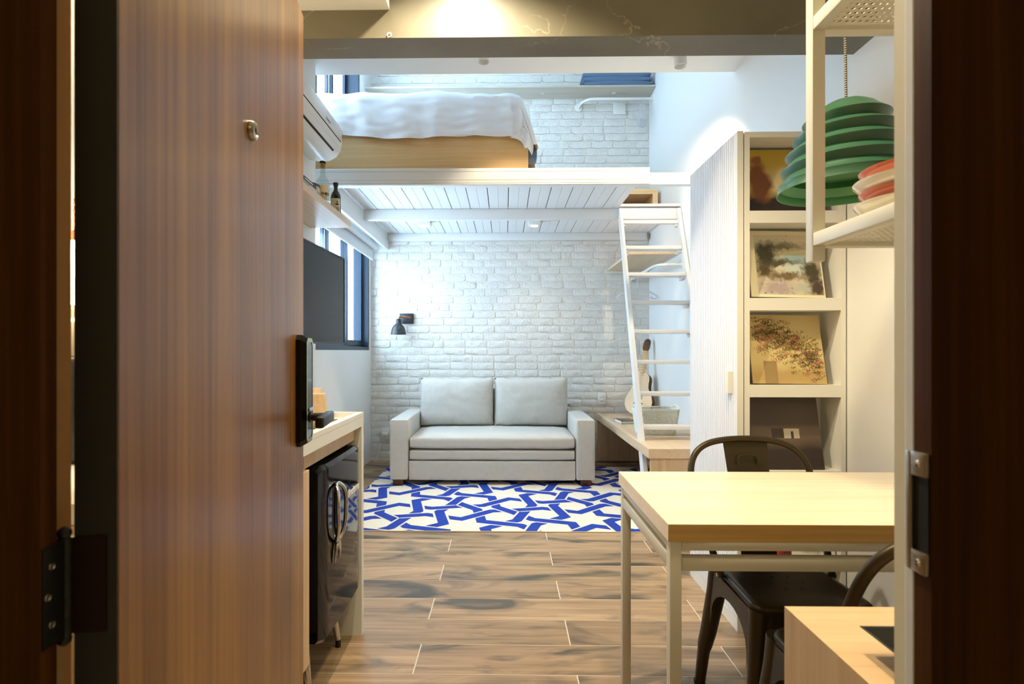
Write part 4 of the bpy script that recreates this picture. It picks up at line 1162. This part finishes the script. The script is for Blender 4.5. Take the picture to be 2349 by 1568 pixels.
for k in range(40):
    a = 2 * PI * k / 40
    yy = 1.866 + 0.046 * math.copysign(abs(math.cos(a)) ** 0.75, math.cos(a)) * (1 if math.sin(a) > 0 else 0.95)
    zz = 0.632 + (0.085 * math.sin(a) if math.sin(a) > 0 else 0.115 * math.sin(a))
    xx = -0.572 - 0.018 * (abs(math.sin(a)) ** 4)
    pth.append((xx, yy, zz))
hh = MB().tube(pth, 0.0075, 10, closed=True)
hho = obj('handle', hh, M['chrome'], fdo, label='chrome loop handle')
for s in (-1, 1):
    fk = MB().tube([(-0.584, 1.866, 0.520), (-0.586, 1.866 + s * 0.014, 0.500), (-0.588, 1.866 + s * 0.022, 0.475), (-0.590, 1.866 + s * 0.026, 0.448)], [0.007, 0.0065, 0.005, 0.0018], 8)
    obj('handle_tail', fk, M['chrome'], fdo)
text('logo', 'Brastemp', 0.040, (-0.5945, 2.085, 0.640), (0, 1, 0), (0, 0, 1), M['plastic'], fdo, bold=0.0008, ext=0.001, shear=0.15)
for lx, ly, sx, sy in ((-0.70, 2.11, 0.03, 0.02), (-0.70, 1.83, 0.03, -0.02), (-1.1, 2.11, -0.03, 0.02), (-1.1, 1.83, -0.03, -0.02)):
    lg = MB().tube([(lx, ly, 0.216), (lx + sx, ly + sy, 0.03)], [0.020, 0.011], 14)
    lgo = obj('leg', lg, M['chrome'], fg)
    obj('leg_foot', MB().lathe([(0, 0), (0.011, 0), (0.011, 0.022), (0.008, 0.03), (0, 0.03)], (lx + sx, ly + sy, 0), 14), M['black_satin'], lgo)

# things glimpsed between the casing and the open door
hl_ = thing('pendant_light', 'small lit pendant with twisted copper cord, glimpsed through the hinge gap', 'lamp', (-1.14, 1.40, 1.30))
cpt = (-1.13, 1.40)
for s in (0, PI):
    obj('twisted_cord', MB().tube([(cpt[0] + 0.006 * math.cos(s + k * 0.7), cpt[1] + 0.006 * math.sin(s + k * 0.7), 1.49 + 0.004 * k) for k in range(24)], 0.0065, 6), M['rope'], hl_)
obj('cord', MB().tube([(cpt[0], cpt[1], 1.58), (cpt[0], cpt[1], 2.51)], 0.003, 6), M['ink'], hl_)
obj('lamp_holder', MB().lathe([(0, 1.47), (0.02, 1.47), (0.02, 1.495), (0, 1.497)], (cpt[0], cpt[1], 0), 16), M['copper'], hl_)
obj('shade', MB().lathe([(0.022, 1.47), (0.045, 1.46), (0.055, 1.31), (0.052, 1.305), (0, 1.31)], (cpt[0], cpt[1], 0), 24), M['shade_on'], hl_)
point('pendant_bulb', (-1.06, 1.33, 1.44), 5.0, WARM, 0.03)
obj('canister', MB().lathe([(0, 1.166), (0.05, 1.166), (0.053, 1.172), (0.053, 1.255), (0.045, 1.265), (0.046, 1.285), (0, 1.288)], (-1.12, 1.40, 0), 28), M['china'], label='cream canister below the small lit pendant, glimpsed through the hinge gap', cat='canister')
km = MB(); km.box(-1.22, -1.02, 1.28, 1.51, 0.9055, 1.165, 0.012, 3)
obj('black_box', km, M['black_satin'], label='black box on the worktop under the cream canister, glimpsed through the hinge gap', cat='appliance')

# ------------------------------------------------------------------ dining table
dt = thing('dining_table', 'pale wood dining table on a white square-tube frame', 'table', (0.9, 1.63, 0.0))
TX0, TX1, TY0, TY1 = 0.404, 1.425, 1.337, 1.922
obj('tabletop', MB().box(TX0, TX1, TY0, TY1, 0.7065, 0.750, 0.001, 1), wood('table_maple', ((226, 204, 168), (238, 220, 190), (244, 230, 206)), 'X', 0.38, 13, 0.7, stops=(0.3, 0.46, 0.66)), dt)
obj('edge_band', MB().box(TX0, TX1, TY0 - 0.0008, TY0, 0.7068, 0.7497), M['edge'], dt, smooth=False)  # thin front strip whose darker colour carries the shade there
q = 0.030
FX0, FX1, FY0, FY1 = TX0 + 0.006, TX1 - 0.006, TY0 + 0.006, TY1 - 0.006
for x in (FX0, FX1 - q):
    for yv in (FY0, FY1 - q):
        obj('leg', MB().box(x, x + q, yv, yv + q, 0.0, 0.7055, 0.003), M['frame_white'], dt)
for za, zb in ((0.681, 0.7055), (0.630, 0.664)):
    for yv in (FY0, FY1 - q):
        obj('rail', MB().box(FX0 + q, FX1 - q, yv + 0.001, yv + q - 0.001, za, zb, 0.003), M['frame_white'], dt)
    for x in (FX0, FX1 - q):
        obj('rail', MB().box(x + 0.001, x + q - 0.001, FY0 + q, FY1 - q, za, zb, 0.003), M['frame_white'], dt)

# chairs
def make_chair(label):
    c = thing('dining_chair', label, 'chair', (0, 0, 0), group='gunmetal café chairs', local=True)
    def loop(hw_f, hw_b, hd_, r, z):
        p = rrect(1, 1, r, 6); out = []
        for a, b in p:
            wd = hw_f + (hw_b - hw_f) * (b + 1) / 2
            out.append((a * wd, b * hd_, z))
        return out
    s = MB()
    s.loft([loop(0.176, 0.166, 0.176, 0.28, 0.412), loop(0.178, 0.168, 0.178, 0.28, 0.436), loop(0.176, 0.166, 0.176, 0.28, 0.446), loop(0.170, 0.160, 0.170, 0.28, 0.452), loop(0.158, 0.148, 0.158, 0.28, 0.4525), loop(0.150, 0.140, 0.150, 0.28, 0.449), loop(0.06, 0.055, 0.06, 0.3, 0.446)])
    seat = obj('seat', s, M['gun'], c, ang=60)
    ho = MB()
    for a, b in ((0, 0), (0.05, 0.0), (-0.05, 0.0), (0.025, 0.043), (-0.025, 0.043), (0.025, -0.043), (-0.025, -0.043)):
        ho.lathe([(0, 0.4492), (0.0055, 0.4495)], (a, b, 0), 10)
    obj('seat_holes', ho, M['gun_dark'], seat)
    for sx in (-1, 1):
        for sy in (-1, 1):
            lg = MB().tube([(sx * 0.152, sy * 0.152, 0.435), (sx * 0.158, sy * 0.158, 0.36), (sx * 0.178, sy * 0.182, 0.20), (sx * 0.186, sy * 0.192, 0.150), (sx * 0.189, sy * 0.196, 0.125), (sx * 0.198, sy * 0.208, 0.008)], [0.034, 0.032, 0.027, 0.025, 0.021, 0.018], 12)
            lgo = obj('leg', lg, M['gun'], c)
            obj('rubber_foot', MB().lathe([(0, 0.0), (0.0195, 0.0), (0.020, 0.014), (0, 0.015)], (sx * 0.199, sy * 0.209, 0), 12), M['gun_dark'], lgo)
    def skirt(hwid):
        n = 12; top = 0.43; pts = [(-hwid, top), (-hwid, 0.25)]
        for k in range(n + 1):
            a = PI * k / n
            pts.append((-(hwid - 0.028) * math.cos(a), 0.25 + 0.135 * math.sin(a) ** 0.7 if 0 < k < n else 0.25))
        pts += [(hwid, 0.25), (hwid, top)]
        return pts
    for rz in (0, 90, 180, 270):
        sk = MB(); pts = skirt(0.165)
        # arch strip built as quads so the outline stays clean
        inner = pts[2:-2]; m_ = len(inner)
        outer = [(-0.165 + 0.33 * i / (m_ - 1), 0.43) for i in range(m_)]
        for yy in (-0.178, -0.174):
            vi = [sk.bm.verts.new((a, yy + (0.43 - b) * -0.06, b)) for a, b in inner]; vo = [sk.bm.verts.new((a, yy, b)) for a, b in outer]
            for i in range(m_ - 1): sk.bm.faces.new((vi[i], vi[i + 1], vo[i + 1], vo[i]))
        sk.xf(Matrix.Rotation(R(rz), 4, 'Z'))
        obj('skirt', sk, M['gun'], c, ang=60)
    half = [(-0.180, 0.06, 0.440), (-0.186, 0.085, 0.475), (-0.198, 0.14, 0.55), (-0.213, 0.20, 0.64), (-0.218, 0.235, 0.70), (-0.214, 0.258, 0.755), (-0.196, 0.275, 0.80), (-0.160, 0.287, 0.832), (-0.10, 0.296, 0.850), (0.0, 0.300, 0.857)]
    full_ = half + [(-a, b, z_) for a, b, z_ in half[:-1][::-1]]
    # smooth the path
    for _ in range(2):
        o_ = [full_[0]]
        for p, q_ in zip(full_, full_[1:]):
            o_.append(tuple(0.75 * a + 0.25 * b for a, b in zip(p, q_))); o_.append(tuple(0.25 * a + 0.75 * b for a, b in zip(p, q_)))
        o_.append(full_[-1]); full_ = o_
    bo = obj('back_hoop', MB().tube(full_, 0.0115, 12), M['gun'], c)
    for s_ in (-1, 1):
        obj('bolt', MB().lathe([(0, 0), (0.008, 0), (0.006, 0.005), (0, 0.006)], (s_ * 0.190, 0.066, 0.445), 12, Matrix.Rotation(R(90 * s_), 3, 'Y')), M['steel'], bo)
    sp_ = MB(); rg = []
    n = 10
    for k in range(n + 1):
        f = k / n
        z_ = 0.425 + 0.425 * f; yv = 0.172 + 0.127 * f ** 1.1 + 0.006 * math.sin(PI * f)
        hw_ = 0.060 + 0.022 * f
        rg.append([(-hw_, yv - 0.0, z_), (-hw_ * 0.5, yv + 0.004, z_), (hw_ * 0.5, yv + 0.004, z_), (hw_, yv, z_), (hw_ * 0.5, yv + 0.007, z_), (-hw_ * 0.5, yv + 0.007, z_)])
    spo_ = obj('back_splat', sp_.loft(rg), M['gun'], c, ang=60)
    em = [(-0.036, 0.2745, 0.765), (-0.036, 0.2795, 0.787), (-0.028, 0.281, 0.797), (0, 0.2815, 0.799), (0.028, 0.281, 0.797), (0.036, 0.2795, 0.787), (0.036, 0.2745, 0.765)]
    obj('embossed_arch', MB().tube([(a, b - 0.004, z_) for a, b, z_ in em], 0.0035, 8), M['gun'], spo_)
    return c
ch1 = make_chair('gunmetal café chair on the far side of the table, its back towards the record shelf')
ch1.location = (0.888, 1.705, 0)
ch2 = dup(ch1, (0.868, 1.255, 0), PI, 'gunmetal café chair on the near side of the table, half behind the wood cabinet')

# ------------------------------------------------------------------ wardrobe and record shelf
wd = thing('wardrobe', 'white wardrobe with a fluted door facing the ladder', 'wardrobe', (1.26, 2.6, 0.0))
obj('carcass', MB().box(1.000, 1.538, 2.425, 2.84, 0.0, 2.11), M['lacquer'], wd, smooth=False)
fp = MB()
yA, yB, pit = 2.290, 2.842, 0.0225
pts = [(1.0, yA)]
k = 0
pp = [(0.974, yA)]
yv = yA
while yv + pit <= yB + 1e-6:
    pp += [(0.974, yv + 0.003), (0.974, yv + pit - 0.006), (0.9795, yv + pit - 0.0045), (0.9795, yv + pit - 0.0015), (0.974, yv + pit)]
    yv += pit
pp += [(0.974, yB), (0.999, yB), (0.999, yA)]
fp.prism(pp, 'z', 0.055, 2.105)
fdoor_ = obj('fluted_door', fp, plain('white_fluted', (226, 228, 234), 0.45), wd, smooth=False)
obj('door_edge', MB().box(0.974, 0.999, 2.266, 2.290, 0.055, 2.105), M['lacquer'], fdoor_, smooth=False)
obj('handle', MB().box(0.955, 0.974, 2.315, 2.352, 0.998, 1.094, 0.001), M['lacquer'], fdoor_, smooth=False)
obj('plinth', MB().box(0.974, 0.999, 2.266, 2.842, 0.0, 0.052), M['lacquer'], wd, smooth=False)

rs_ = thing('record_shelf', 'tall white niche unit showing record covers', 'shelf', (1.21, 2.34, 0.0))
RX0, RX1, RY0, RY1 = 1.004, 1.424, 2.262, 2.422
obj('side_panel', MB().box(RX0, RX0 + 0.020, RY0, RY1, 0.0, 2.10), M['lacquer'], rs_, smooth=False)
obj('side_panel', MB().box(RX1 - 0.020, RX1, RY0, RY1, 0.0, 2.10), M['lacquer'], rs_, smooth=False)
levels = [(2.077, 2.10), (1.718, 1.769), (1.351, 1.403), (0.987, 1.038), (0.625, 0.677), (0.262, 0.313), (0.0, 0.06)]
for a, b in levels:
    obj('shelf_board', MB().box(RX0 + 0.020, RX1 - 0.020, RY0, RY1 - 0.012, a, b), M['lacquer'], rs_, smooth=False)
obj('back_panel', MB().box(RX0 + 0.020, RX1 - 0.020, RY1 - 0.012, RY1, 0.06, 2.077), M['lacquer'], rs_, smooth=False)
def record(x0, z0, w_, mat, label, name='record_cover', h=0.305, tilt=14, roll=0.0, th=0.006, y0=None):
    mb = MB(); mb.box(0, w_, 0, th, 0, h)
    o = obj(name, mb, mat, label=label, cat='record cover', group='record covers in the niche unit', smooth=False)
    o.location = (x0 + w_ / 2, (y0 or RY0 + 0.028), z0 + 0.0015 + abs(math.sin(R(roll))) * w_ / 2)
    o.rotation_euler = (R(-tilt), R(roll), 0)
    return o
cv1 = cover('yellow_print', (196, 164, 62), [(0.5, 0.05, 0.9, 0.24, (34, 22, 14), 0.25), (0.62, 0.45, 0.4, 0.22, (206, 190, 140), 0.3), (0.20, 0.48, 0.15, 0.30, (128, 74, 34), 0.25), (0.72, 0.55, 0.09, 0.34, (150, 78, 40), 0.3), (0.20, 0.82, 0.08, 0.08, (150, 86, 44), 0.3)])
cv2 = cover('landscape_print', (206, 194, 170), [(0.4, 0.80, 0.34, 0.07, (112, 106, 74), 0.7), (0.55, 0.62, 0.5, 0.10, (170, 160, 122), 0.6), (0.16, 0.66, 0.16, 0.20, (58, 56, 34), 0.4), (0.60, 0.60, 0.24, 0.06, (140, 166, 168), 0.4), (0.36, 0.52, 0.34, 0.06, (76, 70, 42), 0.5), (0.62, 0.43, 0.20, 0.09, (190, 200, 188), 0.4), (0.86, 0.36, 0.14, 0.22, (66, 60, 36), 0.4), (0.12, 0.40, 0.13, 0.10, (92, 76, 48), 0.4), (0.42, 0.30, 0.30, 0.07, (110, 92, 60), 0.5), (0.30, 0.10, 0.26, 0.12, (166, 150, 146), 0.5), (0.70, 0.10, 0.20, 0.10, (176, 176, 160), 0.6), (0.92, 0.10, 0.12, 0.14, (70, 52, 40), 0.4)], nsc=12, speck=(16, 0.60, (58, 52, 34)))
cv3 = cover('tan_print', (196, 172, 112), [(0.5, 0.5, 0.62, 0.62, (202, 180, 124), 0.4), (0.45, 0.1, 0.7, 0.14, (176, 148, 92), 0.5)], nsc=3)
cv4 = cover('sepia_print', (84, 68, 56), [(0.5, 0.16, 0.9, 0.26, (46, 34, 26), 0.3), (0.5, 0.45, 0.7, 0.10, (98, 80, 66), 0.8)], nsc=2)
rc1 = record(1.032, 1.769, 0.312, cv1, 'yellow record cover with brown shapes in the topmost niche', tilt=16)
rc2 = record(1.044, 1.403, 0.312, M['label'], 'cream record cover with a painted landscape, second niche from the top', roll=1.2)
pl_ = MB(); pl_.box(-0.125, 0.150, -0.0036, -0.0031, 0.012, 0.285)
ORI[rc2.name] = Vector((0, 0, 0))
p2 = obj('picture', pl_, cv2, rc2, smooth=False)
rc3 = record(1.050, 1.038, 0.312, cv3, 'tan record cover with scribbled pen loops, third niche from the top', roll=0.6)
ORI[rc3.name] = Vector((0, 0, 0))
sb = [MB() for _ in range(4)]; rs3 = random.Random(11)
for k in range(420):
    u = rs3.uniform(-0.13, 0.14); v = 0.232 - 0.50 * (u + 0.13) * (0.75 if u < 0.05 else 1.0) + rs3.gauss(0, 0.045)
    if not (0.01 < v < 0.292): continue
    n = 14; ln = rs3.uniform(0.018, 0.04); hh_ = rs3.uniform(0.004, 0.009); an = rs3.uniform(0.1, 0.6)
    pts = []
    for i in range(n):
        t = i / (n - 1)
        a = t * 2 * PI * rs3.choice((2, 2.5, 3))
        x_ = ln * (t - 0.5) + 0.005 * math.cos(a); z_ = hh_ * math.sin(a)
        pts.append((max(-0.152, min(0.152, u + x_ * math.cos(an) - z_ * math.sin(an))), -0.0036, max(0.003, min(0.30, v + x_ * math.sin(an) + z_ * math.cos(an)))))
    sb[rs3.choice((0, 0, 0, 1, 2, 3))].tube(pts, 0.0005, 3)
for mb, c in zip(sb, ((60, 50, 32), (190, 110, 70), (150, 150, 50), (196, 120, 96))):
    obj('pen_scribble', mb, plain('pen_ink', c, 0.6), rc3, kind='stuff')
sp3 = MB(); sp3.box(-0.103, -0.048, -0.0036, -0.0031, 0.0, 0.098)
obj('printed_block', sp3, plain('umber_block', (150, 124, 78), 0.6), rc3, smooth=False)
rc4 = record(1.040, 0.677, 0.312, cv4, 'dark sepia record cover with a small pale building, fourth niche from the top', tilt=13)
ORI[rc4.name] = Vector((0, 0, 0))
hs_ = MB(); hs_.box(0.0, 0.066, -0.0036, -0.0031, 0.130, 0.172)
h4 = obj('printed_block', hs_, plain('pale_block', (176, 164, 146), 0.6), rc4, smooth=False)
um = plain('umber_dark', (58, 46, 38), 0.6)
obj('printed_block', MB().box(-0.052, 0.0, -0.0036, -0.0031, 0.132, 0.173), um, rc4, smooth=False)
obj('printed_block', MB().box(0.030, 0.041, -0.0040, -0.0036, 0.130, 0.160), um, rc4, smooth=False)
cv5 = cover('red_print', (90, 30, 24), [(0.55, 0.45, 0.42, 0.42, (206, 66, 44), 0.2), (0.45, 0.6, 0.16, 0.2, (232, 220, 210), 0.3)])
cv6 = cover('mono_print', (214, 210, 200), [(0.25, 0.5, 0.2, 0.3, (40, 38, 36), 0.3), (0.75, 0.5, 0.22, 0.3, (46, 44, 42), 0.3), (0.5, 0.15, 0.3, 0.1, (120, 118, 112), 0.4)])
record(1.060, 0.313, 0.150, cv5, 'red magazine in the lowest visible niche beneath the table', name='magazine', h=0.24, tilt=10)
record(1.214, 0.313, 0.182, cv6, 'black and white magazine in the lowest visible niche beneath the table', name='magazine', h=0.24, tilt=10)
for o in bpy.data.objects:
    if o.name.startswith('magazine'): o['category'] = 'magazine'; o['group'] = 'magazines in the lowest niche'

# ------------------------------------------------------------------ hanging rack, bowls, pendant, front cabinet
rk = thing('hanging_rack', 'white steel rack with perforated shelves hanging beside the doorway', 'rack', (1.06, 1.1, 1.39))
KX0, KX1, KY0, KY1, k3 = 0.722, 1.42, 0.90, 1.300, 0.030
for x in (KX0, KX1 - k3):
    for yv in (KY0, KY1 - k3):
        obj('post', MB().box(x, x + k3, yv, yv + k3, 1.392, 2.92, 0.002), M['frame_white'], rk)
def perf_plate(z, th=0.002):
    mb = MB(); pitch = 0.0155; r = 0.0047; n = 8
    nx_ = int((KX1 - KX0 - 2 * k3) / pitch); ny_ = int((KY1 - KY0 - 2 * k3) / pitch)
    ox = KX0 + k3 + ((KX1 - KX0 - 2 * k3) - nx_ * pitch) / 2; oy = KY0 + k3 + ((KY1 - KY0 - 2 * k3) - ny_ * pitch) / 2
    bm = mb.bm; cache = {}
    def V(x, yv):
        key = (round(x, 5), round(yv, 5))
        if key not in cache: cache[key] = bm.verts.new((x, yv, z))
        return cache[key]
    h2 = pitch / 2
    for i in range(nx_):
        for j in range(ny_):
            cx_, cy_ = ox + (i + 0.5) * pitch, oy + (j + 0.5) * pitch
            sq = [(h2, 0), (h2, h2), (0, h2), (-h2, h2), (-h2, 0), (-h2, -h2), (0, -h2), (h2, -h2)]
            ho_ = [(r * math.cos(2 * PI * k / 8), r * math.sin(2 * PI * k / 8)) for k in range(8)]
            for k in range(8):
                k2 = (k + 1) % 8
                bm.faces.new((V(cx_ + sq[k][0], cy_ + sq[k][1]), V(cx_ + sq[k2][0], cy_ + sq[k2][1]), V(cx_ + ho_[k2][0], cy_ + ho_[k2][1]), V(cx_ + ho_[k][0], cy_ + ho_[k][1])))
    return mb
for za in (1.427, 1.935):
    for x in (KX0, KX1 - k3):
        obj('side_bar', MB().box(x + 0.0005, x + k3 - 0.0005, KY0 + k3, KY1 - k3, za, za + 0.031, 0.002), M['frame_white'], rk)
    for yv in (KY0, KY1 - k3):
        obj('cross_bar', MB().box(KX0 + k3, KX1 - k3, yv + 0.0005, yv + k3 - 0.0005, za, za + 0.031 if za < 1.9 else za + 0.02, 0.002), M['frame_white'], rk)
    po = obj('perforated_shelf', perf_plate(za + 0.012), M['frame_white'], rk, smooth=False)
    sd_ = po.modifiers.new('thick', 'SOLIDIFY'); sd_.thickness = 0.002
bc = (0.868, 1.135)
bz = 1.4395
for k, (rad, mt, nm, lab) in enumerate(((0.117, 'china', 'bowl', 'white glazed bowl at the bottom of the stack on the hanging rack'), (0.108, 'pink', 'bowl', 'pink glazed bowl second from the bottom of the stack on the hanging rack'), (0.119, 'china', 'bowl', 'white glazed bowl third from the bottom, under the topmost pink one'), (0.108, 'pink', 'bowl', 'pink glazed bowl on top of the stack on the hanging rack'))):
    z0 = bz + k * 0.0235
    hgt = 0.055
    pfb = [(0, 0.0), (0.045, 0.0), (0.050, 0.004), (0.080, 0.018), (rad - 0.010, hgt - 0.014), (rad - 0.001, hgt - 0.003), (rad, hgt), (rad - 0.004, hgt), (rad - 0.014, hgt - 0.012), (0.078, 0.0225), (0.045, 0.0085), (0, 0.008)]
    obj(nm, MB().lathe([(r_, z_ + z0) for r_, z_ in pfb], (bc[0], bc[1], 0), 44), M[mt], label=lab, cat='bowl', group='stacked bowls on the rack')
# pendant
pn = thing('pendant_lamp', 'stepped green enamel pendant lamp over the dining table', 'lamp', (1.045, 1.66, 1.66))
pcx, pcy = 1.045, 1.66
pf_ = [(0.010, 1.944), (0.030, 1.943), (0.058, 1.936), (0.080, 1.922)]
Rr = [0.118, 0.146, 0.166, 0.179, 0.187]
zt = 1.912
rprev = 0.088
for k, rr_ in enumerate(Rr):
    zz = zt - 0.047 * k
    pf_ += [(rprev + 0.001, zz), (rr_ - 0.006, zz - 0.019), (rr_, zz - 0.0235), (rr_ - 0.0005, zz - 0.026), (rr_ - 0.014, zz - 0.0455)]
    rprev = rr_ - 0.014
pf_ = pf_[:-1] + [(0.186, 1.688), (0.190, 1.674)]
outer = pf_
obj('shade', MB().loft([[(pcx + r_ * math.cos(2 * PI * k / 64), pcy + r_ * math.sin(2 * PI * k / 64), z_) for k in range(64)] for r_, z_ in outer], cap=False), M['green'], pn, ang=25)
inner = [(r_ - 0.003, z_) for r_, z_ in outer[::-1]]
inner = [(0.190, 1.674), (0.187, 1.674)] + inner[1:]
ino = obj('shade_lining', MB().loft([[(pcx + r_ * math.cos(2 * PI * k / 64), pcy + r_ * math.sin(2 * PI * k / 64), z_) for k in range(64)] for r_, z_ in inner], cap=False), M['green_in'], pn, ang=25)
obj('lamp_socket', MB().lathe([(0, 1.86), (0.02, 1.86), (0.02, 1.93), (0, 1.94)], (pcx, pcy, 0), 16), M['black_satin'], pn)
cm, CN, CL, cb_ = new_mat('striped_cord')
tcn = CN.new('ShaderNodeTexCoord'); wvn = CN.new('ShaderNodeTexWave'); wvn.bands_direction = 'Z'; wvn.inputs['Scale'].default_value = 45
CL.new(tcn.outputs['Object'], wvn.inputs['Vector'])
crn = CN.new('ShaderNodeValToRGB'); crn.color_ramp.elements[0].color = lin((20, 19, 18)); crn.color_ramp.elements[1].color = lin((150, 146, 138)); crn.color_ramp.elements[0].position = 0.45; crn.color_ramp.elements[1].position = 0.55
CL.new(wvn.outputs['Fac'], crn.inputs['Fac']); CL.new(crn.outputs['Color'], cb_.inputs['Base Color'])
obj('cord', MB().tube([(pcx, pcy, 1.94), (pcx - 0.003, pcy, 2.2), (pcx, pcy, 2.92)], 0.0042, 8), cm, pn)

fc = thing('front_cabinet', 'pale wood cabinet just inside the doorway, nearest the camera', 'cabinet', (0.95, 0.75, 0.0))
obj('cabinet_side', MB().box(0.470, 0.490, 0.565, 0.910, 0.0, 0.7492), M['oak_z'], fc, smooth=False)
obj('cabinet_front', MB().box(0.490, 1.425, 0.890, 0.910, 0.0, 0.7492), M['oak_z'], fc, smooth=False)
obj('cabinet_top', MB().box(0.490, 1.425, 0.565, 0.890, 0.730, 0.7492).box(0.470, 1.425, 0.565, 0.910, 0.7492, 0.750), M['oak_x'], fc, smooth=False)
ty = thing('tray', 'black tray with slanted sides on the wood cabinet by the doorway', 'tray', (0.618, 0.70, 0.7505))
t_ = MB(); cx_, cy_ = 0.618, 0.700
def rc(hw_, hd_, z_): return [(cx_ - hw_, cy_ - hd_, z_), (cx_ + hw_, cy_ - hd_, z_), (cx_ + hw_, cy_ + hd_, z_), (cx_ - hw_, cy_ + hd_, z_)]
t_.loft([rc(0.075, 0.050, 0.760), rc(0.110, 0.078, 0.785), rc(0.106, 0.074, 0.785), rc(0.072, 0.047, 0.764)])
obj('tray_body', t_, M['black_satin'], ty, smooth=False)
obj('tray_base', MB().box(cx_ - 0.066, cx_ + 0.066, cy_ - 0.042, cy_ + 0.042, 0.7505, 0.760), M['black_satin'], ty, smooth=False)
